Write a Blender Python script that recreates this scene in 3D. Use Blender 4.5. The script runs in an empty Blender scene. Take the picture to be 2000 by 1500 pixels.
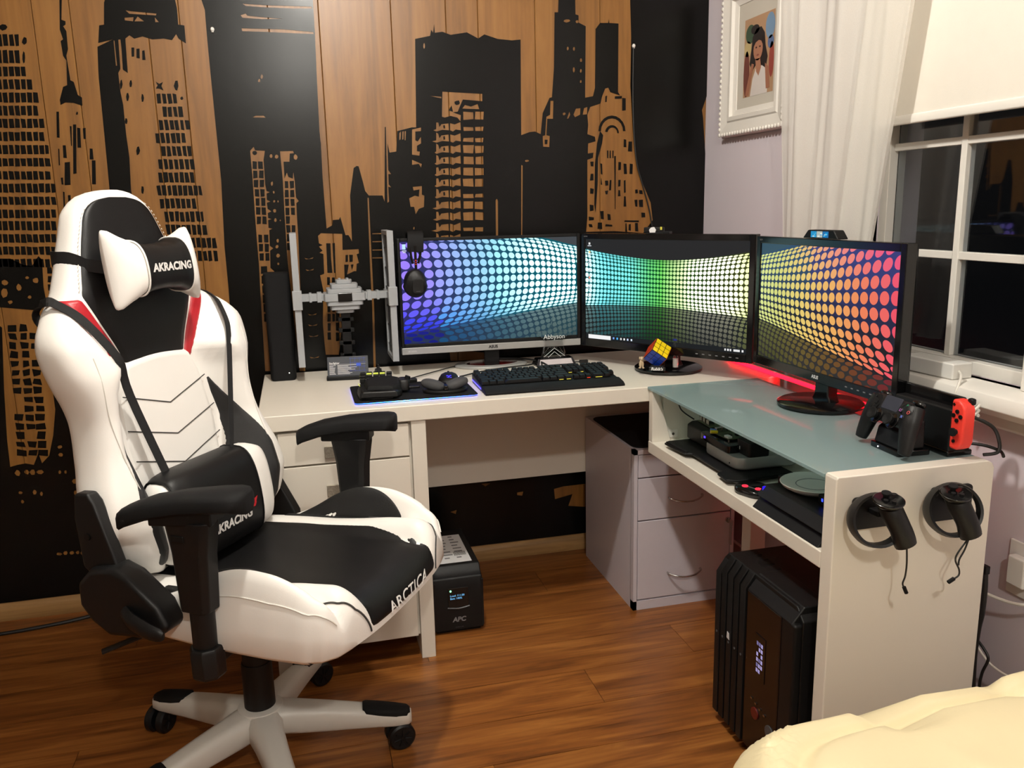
import bpy, bmesh, math, random
from mathutils import Vector, Matrix
random.seed(7)
SC = bpy.context.scene
COL = SC.collection

# ------------------------------------------------------------------ camera
CAM = Vector((-1.43584, -2.82363, 1.26562)); YAW, PITCH, ROLL, FPX = 0.245022, 0.208179, -0.022931, 1633.67
_cy, _sy, _cp, _sp = math.cos(YAW), math.sin(YAW), math.cos(PITCH), math.sin(PITCH)
FW = Vector((_sy*_cp, _cy*_cp, -_sp)); _R = Vector((_cy, -_sy, 0)); _U = _R.cross(FW)
RT = _R*math.cos(ROLL) + _U*math.sin(ROLL); UP = -_R*math.sin(ROLL) + _U*math.cos(ROLL)
cam = bpy.data.cameras.new('camera'); camo = bpy.data.objects.new('camera', cam); COL.objects.link(camo)
cam.sensor_width = 36; cam.lens = FPX/2000*36; cam.clip_start = .02
camo.matrix_world = Matrix(((RT.x, UP.x, -FW.x, CAM.x), (RT.y, UP.y, -FW.y, CAM.y), (RT.z, UP.z, -FW.z, CAM.z), (0, 0, 0, 1)))
SC.camera = camo
# ------------------------------------------------------------------ world (night), lamps' power, exposure
w = bpy.data.worlds.new('night'); SC.world = w; w.use_nodes = True
w.node_tree.nodes['Background'].inputs[0].default_value = (.012, .012, .013, 1)
w.node_tree.nodes['Background'].inputs[1].default_value = .25
LAMP_A, LAMP_B = 72.0, 74.0          # ceiling lamps: behind the viewer / above the chair
LAMP_COL = (1.0, .96, .88)
SC.view_settings.view_transform = 'Standard'; SC.view_settings.look = 'None'
SC.view_settings.gamma = 1; SC.view_settings.use_curve_mapping = False
SC.view_settings.exposure = 0.0

# ------------------------------------------------------------------ helpers
def at(u, v, ax, val):
    "point of the room seen at pixel (u, v) of the photograph on the plane ax = val"
    d = FW + RT*((u-1000)/FPX) - UP*((v-750)/FPX); i = 'xyz'.index(ax)
    return CAM + d*((val-CAM[i])/d[i])

def lerp(a, b, t): return a+(b-a)*t
def interp(tab, x):
    if x <= tab[0][0]: return tab[0][1]
    for (a, b), (c, d) in zip(tab, tab[1:]):
        if x <= c: return lerp(b, d, (x-a)/(c-a)) if c > a else d
    return tab[-1][1]
def sinterp(tab, x):
    "smooth (catmull-rom) interpolation in a table of (x, y)"
    n = len(tab)
    if x <= tab[0][0]: return tab[0][1]
    if x >= tab[-1][0]: return tab[-1][1]
    for i in range(n-1):
        if x <= tab[i+1][0]:
            x0, y0 = tab[i]; x1, y1 = tab[i+1]; h = x1-x0; t = (x-x0)/h
            m0 = (y1-tab[i-1][1])/(x1-tab[i-1][0]) if i > 0 else (y1-y0)/h
            m1 = (tab[i+2][1]-y0)/(tab[i+2][0]-x0) if i < n-2 else (y1-y0)/h
            return ((2*t**3-3*t*t+1)*y0+(t**3-2*t*t+t)*h*m0+(-2*t**3+3*t*t)*y1+(t**3-t*t)*h*m1)
def sstep(t): t = max(0, min(1, t)); return t*t*(3-2*t)
def relax(pts, n=6):
    pts = [Vector(p) for p in pts]
    for _ in range(n): pts = [pts[0]]+[(pts[i-1]+pts[i]*2+pts[i+1])/4 for i in range(1, len(pts)-1)]+[pts[-1]]
    return pts
def catmull(pts, k=6):
    pts = [Vector(p) for p in pts]; out = []
    for i in range(len(pts)-1):
        p0 = pts[max(i-1, 0)]; p1 = pts[i]; p2 = pts[i+1]; p3 = pts[min(i+2, len(pts)-1)]
        for j in range(k):
            t = j/k
            out.append(.5*((2*p1)+(p2-p0)*t+(2*p0-5*p1+4*p2-p3)*t*t+(3*p1-p0-3*p2+p3)*t**3))
    return out+[pts[-1]]

class MB:
    def __init__(s): s.v = []; s.f = []
    def add(s, vs, fs):
        o = len(s.v); s.v += [tuple(p) for p in vs]; s.f += [[i+o for i in f] for f in fs]; return s
    def bx(s, x0, x1, y0, y1, z0, z1):
        return s.add([(x, y, z) for z in (z0, z1) for y in (y0, y1) for x in (x0, x1)],
                     [(0, 2, 3, 1), (4, 5, 7, 6), (0, 1, 5, 4), (2, 6, 7, 3), (0, 4, 6, 2), (1, 3, 7, 5)])
    def box(s, c, d, M=None):
        t = MB().bx(-d[0]/2, d[0]/2, -d[1]/2, d[1]/2, -d[2]/2, d[2]/2); c = Vector(c)
        return s.add([(M @ Vector(p) if M else Vector(p))+c for p in t.v], t.f)
    def rings(s, rs, cap=True, closed=False):
        n = len(rs[0]); fs = []; m = len(rs)
        for i in range(m if closed else m-1):
            for j in range(n): fs.append((i*n+j, i*n+(j+1) % n, ((i+1) % m)*n+(j+1) % n, ((i+1) % m)*n+j))
        if cap and not closed: fs += [tuple(range(n-1, -1, -1)), tuple((m-1)*n+j for j in range(n))]
        return s.add([p for r in rs for p in r], fs)
    def cyl(s, p0, p1, r0, r1=None, n=20, cap=True):
        p0, p1 = Vector(p0), Vector(p1); r1 = r0 if r1 is None else r1
        d = (p1-p0).normalized(); a = d.orthogonal().normalized(); b = d.cross(a)
        R = lambda p, r: [p+(a*math.cos(2*math.pi*k/n)+b*math.sin(2*math.pi*k/n))*r for k in range(n)]
        return s.rings([R(p0, r0), R(p1, r1)], cap)
    def tube(s, path, r, n=8, closed=False, flat=None, up=None):
        path = [Vector(p) for p in path]; m = len(path); rs = []; a = None
        for i, p in enumerate(path):
            q0 = path[i-1] if (i or closed) else p; q1 = path[(i+1) % m] if (i < m-1 or closed) else p
            d = (q1-q0).normalized()
            if up is not None: a = (Vector(up)-d*Vector(up).dot(d)).normalized()
            else:
                a = d.orthogonal().normalized() if a is None else (a-d*a.dot(d)).normalized()
            b = d.cross(a); rr = r[i] if isinstance(r, (list, tuple)) else r; fl = flat if flat else 1
            rs.append([p+a*(math.cos(2*math.pi*k/n)*rr*fl)+b*(math.sin(2*math.pi*k/n)*rr) for k in range(n)])
        return s.rings(rs, True, closed)
    def ribbon(s, path, ups, wd, th):
        "flat band: width along d x up, thickness along up"
        path = [Vector(p) for p in path]; rs = []
        for i, p in enumerate(path):
            d = (path[min(i+1, len(path)-1)]-path[max(i-1, 0)]).normalized()
            u = Vector(ups[i] if isinstance(ups, list) else ups); u = (u-d*u.dot(d)).normalized(); b = d.cross(u)
            rs.append([p-b*wd/2, p+b*wd/2, p+b*wd/2+u*th, p-b*wd/2+u*th])
        return s.rings(rs)
    def lathe(s, prof, c=(0, 0, 0), n=32, M=None, cap=True):
        c = Vector(c); rs = []
        for r, z in prof:
            rs.append([c+((M @ Vector(q)) if M else Vector(q)) for q in [(r*math.cos(2*math.pi*k/n), r*math.sin(2*math.pi*k/n), z) for k in range(n)]])
        return s.rings(rs, cap)
    def prism(s, poly, a0, a1, axis='y'):
        n = len(poly)
        mk = {'y': lambda p, a: (p[0], a, p[1]), 'x': lambda p, a: (a, p[0], p[1]), 'z': lambda p, a: (p[0], p[1], a)}[axis]
        fs = [tuple(range(n)), tuple(range(2*n-1, n-1, -1))]+[(i, i+n, (i+1) % n+n, (i+1) % n) for i in range(n)]
        return s.add([mk(p, a0) for p in poly]+[mk(p, a1) for p in poly], fs)
    def ell(s, c, r, nu=20, nv=12, M=None, e=1.0):
        c = Vector(c); rs = []
        sg = lambda q: math.copysign(abs(q)**e, q)
        for i in range(1, nv):
            th = math.pi*i/nv; rs.append([])
            for j in range(nu):
                ph = 2*math.pi*j/nu
                q = Vector((r[0]*sg(math.sin(th))*sg(math.cos(ph)), r[1]*sg(math.sin(th))*sg(math.sin(ph)), r[2]*sg(math.cos(th))))
                rs[-1].append(c+(M @ q if M else q))
        return s.rings(rs, True)
    def grid(s, fn, nu, nv):
        vs = [fn(i/nu, j/nv) for j in range(nv+1) for i in range(nu+1)]
        return s.add(vs, [(j*(nu+1)+i, j*(nu+1)+i+1, (j+1)*(nu+1)+i+1, (j+1)*(nu+1)+i) for j in range(nv) for i in range(nu)])
    def map(s, fn): s.v = [tuple(fn(Vector(p))) for p in s.v]; return s

def mesh_of(name, mb, mat, smooth=35):
    me = bpy.data.meshes.new(name); me.from_pydata(mb.v, [], mb.f)
    bm = bmesh.new(); bm.from_mesh(me); bmesh.ops.recalc_face_normals(bm, faces=bm.faces); bm.to_mesh(me); bm.free()
    if smooth:
        me.shade_smooth()
        if smooth < 179: me.set_sharp_from_angle(angle=math.radians(smooth))
    if mat: me.materials.append(mat)
    return me
def link(name, me, parent=None):
    o = bpy.data.objects.new(name, me); COL.objects.link(o)
    if parent: o.parent = parent
    return o
def obj(name, mb, mat, parent=None, bevel=0, seg=2, smooth=35, solid=0):
    o = link(name, mesh_of(name, mb, mat, smooth), parent)
    if solid:
        m = o.modifiers.new('thickness', 'SOLIDIFY'); m.thickness = solid; m.offset = 0
    if bevel:
        m = o.modifiers.new('bevel', 'BEVEL'); m.width = bevel; m.segments = seg; m.limit_method = 'ANGLE'; m.angle_limit = math.radians(40)
        m.harden_normals = True
    return o
def tag(o, label, cat, group=None):
    o['label'] = label; o['category'] = cat
    if group: o['group'] = group
    return o
def thing(name, label, cat, loc=(0, 0, 0), rz=0, group=None):
    o = bpy.data.objects.new(name, None); COL.objects.link(o); o.empty_display_size = .05
    o.location = loc; o.rotation_euler = (0, 0, rz); return tag(o, label, cat, group)
def struct(name, mb, mat, **k):
    o = obj(name, mb, mat, **k); o['kind'] = 'structure'; return o
def fill2d(polys):
    "filled flat shape (holes by nesting) -> MB in the xy plane"
    cu = bpy.data.curves.new('fill', 'CURVE'); cu.dimensions = '2D'; cu.fill_mode = 'FRONT'
    for p in polys:
        sp = cu.splines.new('POLY'); sp.points.add(len(p)-1); sp.use_cyclic_u = True
        for k, q in enumerate(p): sp.points[k].co = (q[0], q[1], 0, 1)
    return _curve_mb(cu)
def _curve_mb(cu):
    o = bpy.data.objects.new('tmp', cu); me = bpy.data.meshes.new_from_object(o)
    mb = MB().add([v.co.copy() for v in me.vertices], [tuple(p.vertices) for p in me.polygons])
    bpy.data.objects.remove(o); bpy.data.meshes.remove(me); bpy.data.curves.remove(cu); return mb
def text2d(body, size, bold=0, shear=0, align='CENTER', ext=0, space=1.0):
    cu = bpy.data.curves.new('txt', 'FONT'); cu.body = body; cu.size = size; cu.offset = bold; cu.shear = shear
    cu.align_x = align; cu.align_y = 'CENTER'; cu.extrude = ext; cu.resolution_u = 3; cu.space_character = space
    return _curve_mb(cu)

# ------------------------------------------------------------------ materials
def srgb(r, g, b):
    f = lambda c: c/12.92 if c <= .04045 else ((c+.055)/1.055)**2.4
    return tuple(f(c/255) for c in (r, g, b))+(1,)
class NT:
    def __init__(s, name):
        s.m = bpy.data.materials.new(name); s.m.use_nodes = True; s.t = s.m.node_tree; s.b = s.t.nodes['Principled BSDF']
    def n(s, ty, **k):
        x = s.t.nodes.new(ty)
        for a, v in k.items():
            if a == 'ins':
                for i, q in v.items():
                    if isinstance(q, tuple) and len(q) == 2 and hasattr(q[0], 'outputs'): s.t.links.new(q[0].outputs[q[1]], x.inputs[i])
                    else: x.inputs[i].default_value = q
            else: setattr(x, a, v)
        return x
    def to(s, node, out, inp): s.t.links.new(node.outputs[out], s.b.inputs[inp])
    def set(s, **k):
        for a, v in k.items(): s.b.inputs[a.replace('_', ' ')].default_value = v
def mat(name, rgb, rough=.5, metal=0, noise=0, nscale=40, bump=0, bscale=200, spec=.5, coat=0, stretch=None, sheen=0):
    N = NT(name); c = srgb(*rgb); N.set(Base_Color=c, Roughness=rough, Metallic=metal)
    N.b.inputs['Specular IOR Level'].default_value = spec
    if coat: N.b.inputs['Coat Weight'].default_value = coat; N.b.inputs['Coat Roughness'].default_value = .08
    if sheen: N.b.inputs['Sheen Weight'].default_value = sheen
    tc = N.n('ShaderNodeTexCoord')
    mp = N.n('ShaderNodeMapping', ins={0: (tc, 3)})
    if stretch: mp.inputs['Scale'].default_value = stretch
    if noise:
        nz = N.n('ShaderNodeTexNoise', ins={'Vector': (mp, 0), 'Scale': nscale, 'Detail': 4.0})
        mx = N.n('ShaderNodeMix', data_type='RGBA', ins={0: (nz, 0)})
        mx.inputs[6].default_value = tuple(x*(1-noise) for x in c[:3])+(1,); mx.inputs[7].default_value = tuple(min(1, x*(1+noise)) for x in c[:3])+(1,)
        N.to(mx, 2, 'Base Color')
    if bump:
        nb = N.n('ShaderNodeTexNoise', ins={'Vector': (mp, 0), 'Scale': bscale, 'Detail': 3.0})
        bp = N.n('ShaderNodeBump', ins={'Height': (nb, 0), 'Strength': bump, 'Distance': .002}); N.to(bp, 0, 'Normal')
    return N.m
def emit(name, rgb, k=1.0, attr=None):
    N = NT(name); N.set(Base_Color=(0, 0, 0, 1), Roughness=.3); N.b.inputs['Specular IOR Level'].default_value = .12; N.b.inputs['Emission Color'].default_value = srgb(*rgb); N.b.inputs['Emission Strength'].default_value = k
    if attr:
        a = N.n('ShaderNodeAttribute', attribute_name=attr); N.to(a, 0, 'Emission Color')
    return N.m
def wood(name, dark, mid, light, rough, scale, along, rnd=True, bump=.05, coat=0, contrast=1.0, rvar=.1):
    N = NT(name); tc = N.n('ShaderNodeTexCoord'); oi = N.n('ShaderNodeObjectInfo')
    off = N.n('ShaderNodeVectorMath', operation='SCALE', ins={0: (40, 23, 31)})
    if rnd: N.t.links.new(oi.outputs['Random'], off.inputs['Scale'])
    else: off.inputs['Scale'].default_value = 0
    ad = N.n('ShaderNodeVectorMath', operation='ADD', ins={0: (tc, 3), 1: (off, 0)})
    sc = {'x': (1, 9, 9), 'z': (9, 9, 1)}[along]
    mp = N.n('ShaderNodeMapping', ins={0: (ad, 0), 'Scale': sc})
    n1 = N.n('ShaderNodeTexNoise', ins={'Vector': (mp, 0), 'Scale': scale, 'Detail': 6.0, 'Roughness': .62, 'Distortion': .9})
    sc2 = {'x': (1, 40, 40), 'z': (40, 40, 1)}[along]
    mp2 = N.n('ShaderNodeMapping', ins={0: (ad, 0), 'Scale': sc2})
    n2 = N.n('ShaderNodeTexNoise', ins={'Vector': (mp2, 0), 'Scale': scale*1.3, 'Detail': 4.0})
    mixf = N.n('ShaderNodeMix', ins={0: .3, 2: (n1, 0), 3: (n2, 0)})
    cr = N.n('ShaderNodeValToRGB', ins={0: (mixf, 0)}); e = cr.color_ramp
    e.elements[0].position = .5-.17/contrast; e.elements[0].color = srgb(*dark); e.elements[1].position = .5+.17/contrast; e.elements[1].color = srgb(*light)
    k = e.elements.new(.5); k.color = srgb(*mid)
    hs = N.n('ShaderNodeHueSaturation', ins={'Color': (cr, 0)})
    mr = N.n('ShaderNodeMapRange', ins={'To Min': 1-rvar, 'To Max': 1+rvar})
    if rnd: N.t.links.new(oi.outputs['Random'], mr.inputs[0])
    else: mr.inputs[0].default_value = .5
    N.t.links.new(mr.outputs[0], hs.inputs['Value'])
    N.to(hs, 0, 'Base Color'); N.set(Roughness=rough)
    if coat: N.b.inputs['Coat Weight'].default_value = coat; N.b.inputs['Coat Roughness'].default_value = .15
    if bump:
        bp = N.n('ShaderNodeBump', ins={'Height': (n2, 0), 'Strength': bump, 'Distance': .002}); N.to(bp, 0, 'Normal')
    return N.m

M = {}
M['floor'] = wood('laminate', (88, 48, 19), (134, 80, 34), (168, 110, 52), .34, 2.2, 'x', bump=.03, coat=.15, contrast=1.0, rvar=.08)
M['board'] = wood('wall panel wood', (106, 70, 29), (129, 87, 38), (143, 100, 47), .40, 1.6, 'z', bump=.06, rvar=.06)
M['skirt'] = wood('skirting wood', (120, 88, 50), (160, 122, 74), (185, 145, 92), .45, 2.0, 'x', rnd=False)
M['gap'] = mat('groove dark', (40, 26, 14), .8)
M['paint'] = mat('black mural paint', (11, 11, 10), .26, noise=.2, nscale=6, bump=.05, bscale=25, spec=.22)
M['wall'] = mat('lavender white wall', (214, 205, 212), .75, noise=.02, nscale=8, bump=.08, bscale=350)
M['wall2'] = mat('far walls beige', (150, 142, 132), .85, noise=.03)
M['ceil'] = mat('ceiling white', (232, 228, 220), .9, noise=.02)
M['trim'] = mat('white gloss trim', (228, 224, 216), .4, noise=.02, nscale=5)
M['desk'] = mat('white lacquer', (226, 219, 206), .38, noise=.015, nscale=4)
M['cab'] = mat('lilac grey steel', (205, 198, 205), .45, noise=.02, nscale=60, bump=.04, bscale=500)
M['white_pu'] = mat('white leatherette', (243, 240, 234), .42, noise=.02, nscale=12, bump=.06, bscale=420)
M['black_pu'] = mat('black leatherette', (14, 14, 15), .45, noise=.1, nscale=20, bump=.1, bscale=520, spec=.3)
M['carbon'] = mat('black carbon weave', (15, 15, 16), .4, bump=.5, bscale=900, stretch=(1, 3, 1))
M['red_pu'] = mat('red leatherette', (176, 26, 38), .42, noise=.05, nscale=20, bump=.06, bscale=420)
M['strap'] = mat('black webbing', (13, 13, 14), .85, bump=.4, bscale=900)
M['plas'] = mat('black plastic', (15, 15, 16), .45, noise=.06, nscale=30, bump=.06, bscale=700, spec=.35)
M['plas_d'] = mat('deep black plastic', (9, 9, 10), .5, noise=.06, spec=.3)
M['plas_g'] = mat('glossy black plastic', (12, 12, 13), .12, spec=.5)
M['rub'] = mat('black rubber', (12, 12, 13), .75, noise=.1, bump=.15, bscale=600, spec=.25)
M['arm_grey'] = mat('white nylon base', (212, 209, 201), .38, noise=.02)
M['chrome'] = mat('chrome', (200, 200, 198), .18, metal=1, noise=.02)
M['silver'] = mat('brushed aluminium', (176, 176, 174), .4, metal=.45, noise=.05, nscale=80, stretch=(1, 1, 20))
M['seam'] = mat('dark seam thread', (60, 58, 56), .8)
M['thread'] = mat('white thread', (225, 222, 214), .7)
M['embroid'] = mat('silver embroidery', (212, 210, 206), .6)
M['redmark'] = mat('red embroidery', (190, 22, 34), .6)
M['grey'] = mat('light grey brick plastic', (160, 163, 166), .35, noise=.03, nscale=30)
M['dgrey'] = mat('dark grey brick plastic', (70, 73, 76), .4, noise=.05)
M['cable'] = mat('black cable', (16, 16, 16), .5)
M['wcable'] = mat('white cable', (220, 216, 206), .5)
M['leather'] = mat('cream leather', (233, 219, 178), .42, noise=.04, nscale=9, bump=.12, bscale=120)
M['paper'] = mat('white label paper', (222, 222, 222), .6)
M['ink'] = mat('grey print', (120, 120, 122), .6)
M['inkw'] = mat('white print', (215, 215, 215), .6)
M['red'] = mat('neon red plastic', (236, 62, 50), .42, noise=.02)
M['white_p'] = mat('white plastic', (228, 226, 220), .4, noise=.02)
M['pull'] = mat('hammered nickel', (160, 152, 138), .36, metal=.5, noise=.35, nscale=220, bump=.9, bscale=220)

# ================================================================== STRUCTURE
X0, Y0, ZC = -3.9, -4.3, 2.45          # room: x from X0 to 0, y from Y0 to 0
floor = struct('floor', MB().bx(X0, 0, Y0, 0, -.06, -.012), M['gap'])
plank_me = {}
rnd = random.Random(3)
row = 0; y = -.32+.164*2
PITCHW = .1645
y = -.32+PITCHW*2
joint_px = {3: -1.155, 5: -.745, 4: -.411}
while y > Y0:
    y1 = min(y, 0); y0 = max(y-PITCHW, Y0)
    if y1 > y0+.01:
        L = 1.29; xs = joint_px.get(row, -rnd.random()*L) - 4*L
        while xs < 0:
            a, b = max(xs, X0), min(xs+L, 0)
            if b-a > .02:
                o = obj('plank', MB().bx(-(b-a)/2+.0007, (b-a)/2-.0007, -(y1-y0)/2+.0008, (y1-y0)/2-.0008, -.012, 0), M['floor'], floor, smooth=0)
                o.location = ((a+b)/2, (y0+y1)/2, 0)
            xs += L
    y -= PITCHW; row += 1
ceiling = struct('ceiling', MB().bx(X0-.1, .16, Y0-.1, .1, ZC, ZC+.08), M['ceil'])
wall_left = struct('wall_left', MB().bx(X0-.1, X0, Y0-.1, .1, -.06, ZC), M['wall2'])
wall_front = struct('wall_front', MB().bx(X0, .16, Y0-.1, Y0, -.06, ZC), M['wall2'])
# back wall with its wooden boards
wall_back = struct('wall_back', MB().bx(X0, .16, .012, .1, -.06, ZC), M['gap'])
gx = [-2.201-.1*k*1.13 for k in range(15, 0, -1)]+[-2.123, -2.024, -1.925, -1.817, -1.726, -1.6, -1.47, -1.319, -1.096, -.921, -.816, -.624, -.397, -.19, 0.0]
gx = [X0]+[g for g in gx if g > X0+.03]
for a, b in zip(gx, gx[1:]):
    g = .0006
    m = MB().prism([(-(b-a)/2+g, .012), (-(b-a)/2+g, .0015), (-(b-a)/2+g+.0015, 0), ((b-a)/2-g-.0015, 0), ((b-a)/2-g, .0015), ((b-a)/2-g, .012)], 0, ZC, 'z')
    o = obj('board', m, M['board'], wall_back, smooth=0); o.location = ((a+b)/2, 0, 0)
sk = struct('baseboard_back', MB().prism([(-.018, 0), (-.018, .04), (-.012, .05), (-.006, .056), (0, .056), (0, 0)], X0, -.0, 'x'), M['skirt'])

# ---- black city mural painted on the boards (flat paint, wood left bare in the gaps)
def wp(u, v):
    p = at(u, v, 'y', -.0012); return (p.x, p.z)
def Z1(pts): return [wp(x*.32, y*.32) for x, y in pts]
def Z2(pts): return [wp(600+x*.4, y*.4) for x, y in pts]
def Z3(pts): return [wp(470+x*.32, 280+y*.32) for x, y in pts]
def PX(pts): return [wp(x, y) for x, y in pts]
def crosses(p, q):
    cr = lambda o, a, b: (a[0]-o[0])*(b[1]-o[1])-(a[1]-o[1])*(b[0]-o[0])
    for i in range(len(p)):
        a, b = p[i-1], p[i]; ax0, ax1 = min(a[0], b[0]), max(a[0], b[0]); ay0, ay1 = min(a[1], b[1]), max(a[1], b[1])
        for j in range(len(q)):
            c, d = q[j-1], q[j]
            if ax1 < min(c[0], d[0]) or ax0 > max(c[0], d[0]) or ay1 < min(c[1], d[1]) or ay0 > max(c[1], d[1]): continue
            if cr(a, b, c)*cr(a, b, d) <= 0 and cr(c, d, a)*cr(c, d, b) <= 0: return True
    return False
def mural(name, polys, yy=-.0012):
    keep = []; bb = []
    for p in polys:                     # outlines must not cross each other
        b = (min(q[0] for q in p), max(q[0] for q in p), min(q[1] for q in p), max(q[1] for q in p))
        if not any(b[0] <= c[1] and c[0] <= b[1] and b[2] <= c[3] and c[2] <= b[3] and crosses(p, k) for k, c in zip(keep, bb)): keep.append(p); bb.append(b)
    polys = keep
    mb = fill2d(polys).map(lambda p: (p.x, yy, p.y)); return obj(name, mb, M['paint'], wall_back, smooth=0)
mr = random.Random(11)
def jit(p, k): return (p[0]+mr.uniform(-k, k), p[1]+mr.uniform(-k, k))
def quad(x0, y0, x1, y1, sh=0, k=.8): return [jit((x0, y0), k), jit((x1, y0+.3), k), jit((x1+sh, y1), k), jit((x0+sh, y1), k)]
def blob(x, y, rx, ry, n=7): return [(x+rx*math.cos(2*math.pi*i/n)*mr.uniform(.75, 1.15), y+ry*math.sin(2*math.pi*i/n)*mr.uniform(.75, 1.15)) for i in range(n)]
# slab tower with window rows, far left
P = []
rowy = [(210, 280, 112), (305, 385, 130), (405, 465, 168), (485, 545, 212), (565, 625, 247), (645, 705, 252), (725, 780, 272), (805, 860, 284), (885, 940, 294), (965, 1015, 310), (1045, 1095, 322), (1120, 1175, 334), (1200, 1250, 346), (1280, 1330, 352), (1350, 1405, 362), (1430, 1480, 378), (1505, 1555, 392), (1580, 1630, 400)]
for r0, r1, xr in rowy:
    x = -170
    while x < xr-18:
        wd = 29; P.append(Z1(quad(x, r0, min(x+wd, xr), r1, 6, 2.5))); x += wd+8
for r in range(3, 9):                                   # rows going on to the right of it, lower down
    yy = 470+r*16.5+3
    for c in range(4): P.append(PX(quad(88+c*11+r*1.2, yy, 97+c*11+r*1.2, yy+12, 1)))
P.append(Z1(blob(20, 165, 26, 20))); P.append(Z1(blob(150, 250, 18, 22))); P.append(Z1(blob(145, 350, 10, 35)))
mural('mural_slab_tower', P)
# spire
P = [Z1([(362, -60), (378, -60), (375, 120), (400, 130), (400, 150), (385, 160), (405, 190), (415, 300), (405, 340), (430, 490), (450, 500), (475, 580), (500, 595), (503, 645), (450, 628), (400, 625), (370, 640), (365, 610), (385, 530), (410, 520), (405, 370), (385, 340), (370, 250), (385, 240), (365, 180)])]
for (x0, y0, x1, y1) in [(345, 680, 362, 840), (428, 770, 436, 890), (445, 760, 462, 1060), (470, 780, 492, 900), (505, 780, 520, 850), (384, 885, 404, 965), (392, 990, 425, 1130), (490, 890, 535, 1170), (545, 905, 566, 975), (560, 980, 584, 1125), (372, 1085, 382, 1125), (462, 1000, 478, 1170), (415, 1190, 432, 1300), (384, 1170, 396, 1280), (440, 1060, 452, 1200), (505, 1180, 520, 1330), (355, 910, 362, 1010)]:
    P.append(Z1(quad(x0, y0, x1, y1, 4, 3)))
P.append(Z1(blob(470, 692, 6, 10)))
mural('mural_spire', P)
# capped tower
P = [Z1([(635, 15), (660, -60), (1055, -60), (1080, 50), (1088, 150), (1125, 155), (1135, 265), (1090, 235), (1075, 208), (1050, 245), (1000, 235), (930, 240), (870, 222), (820, 235), (790, 215), (765, 235), (780, 445), (750, 425), (742, 300), (735, 240), (722, 242), (735, 420), (722, 445), (735, 560), (752, 640), (770, 820), (790, 960), (800, 1160), (860, 1500), (700, 1500), (668, 1150), (650, 960), (625, 700), (603, 480), (600, 430), (595, 285), (690, 240), (600, 262), (605, 155), (635, 150)]),
     Z1([(765, 62), (800, 68), (955, 82), (952, 94), (790, 84)]), Z1([(760, 108), (815, 104), (812, 130), (762, 124)]), Z1([(820, 130), (840, 100), (880, 130)]), Z1([(945, 105), (970, 135), (948, 135)]),
     Z1([(693, 246), (699, 248), (715, 400), (708, 402)])]
for x in (800, 832, 866): P.append(Z1(quad(x, 288+(x-800)*.3, x+18, 345+(x-800)*.3, 3, 2)))
for (x, y, a, b) in [(740, 515, 8, 32), (798, 510, 10, 26), (778, 590, 10, 30), (870, 598, 9, 26), (842, 920, 12, 30), (1076, 525, 14, 34), (870, 1160, 10, 26), (760, 660, 9, 18), (770, 740, 9, 20), (780, 840, 8, 16), (1108, 600, 10, 12)]: P.append(Z1(blob(x, y, a, b, 6)))
P.append(Z1([(950, 498), (972, 512), (995, 500), (985, 525), (998, 552), (972, 540), (952, 540), (962, 520)]))
for r in range(13):
    y0 = 572+r*80; xl = [955, 990, 968, 945, 982, 965, 965, 955, 975, 1000, 1010, 1100, 1140][r]; xr = [1092, 1130, 1165, 1140, 1180, 1192, 1195, 1228, 1205, 1240, 1272, 1320, 1330][r]
    x = xl
    while x < xr-14: P.append(Z1(quad(x, y0, min(x+24, xr), y0+60, 8, 3))); x += 32
mural('mural_capped_tower', P)
# ragged blocks low on the left
P = [PX([(-120, 505), (20, 505), (45, 517), (62, 520), (75, 500), (82, 507), (85, 560), (92, 598), (70, 606), (0, 600), (-120, 600)])]
for (x, y, a, b) in [(10, 552, 7, 6), (8, 572, 8, 9), (37, 562, 6, 8), (53, 542, 4, 3), (70, 548, 6, 6), (58, 580, 4, 4), (20, 590, 5, 4)]: P.append(PX(blob(x, y, a, b)))
mural('mural_low_block', P)
lowL = [(-2.75, wp(0, 625)[1])]+PX([(-20, 622), (4, 640), (8, 760), (14, 860), (20, 912), (34, 908), (50, 905), (66, 908), (75, 885), (82, 905), (96, 890), (104, 850), (108, 800), (100, 740), (90, 690), (83, 640), (92, 612), (118, 600), (120, 560), (150, 556), (152, 590), (182, 596), (184, 520), (196, 500), (206, 470), (214, 500), (222, 522), (224, 580), (262, 584), (264, 540), (300, 536), (302, 600), (340, 604), (342, 560), (372, 556), (376, 620), (400, 622), (404, 580), (420, 578), (426, 636), (440, 640)])+[wp(452, 640)]
low = lowL+[(-1.66, wp(452, 660)[1]), (-1.66, .05), (-2.75, .05)]
P = [low]
for (x, y, a, b) in [(35, 924, 6, 7), (52, 922, 5, 5), (64, 922, 6, 6), (78, 922, 7, 5), (117, 873, 5, 4), (119, 888, 5, 4), (117, 922, 3, 4), (128, 922, 3, 4), (146, 940, 6, 6), (148, 962, 5, 5), (40, 962, 5, 3), (68, 961, 4, 5), (81, 964, 3, 5), (44, 980, 3, 4), (152, 1000, 3, 3), (180, 1045, 4, 9), (115, 1082, 6, 3), (128, 1080, 5, 4), (140, 1080, 5, 4), (152, 1079, 4, 4), (160, 1080, 3, 4)]: P.append(PX(blob(x, y, a, b, 6)))
mural('mural_low_left', P)
P = []
for r in range(15):
    y0 = 634+r*17.5; sh = r*1.3
    for c, (x0, x1) in enumerate([(16, 30), (38, 52), (57, 72)]):
        if mr.random() < .86: P.append(PX(quad(x0+sh, y0, x1+sh*1.1, y0+12, .6, 2)))
mural('mural_low_cells', P)
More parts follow.
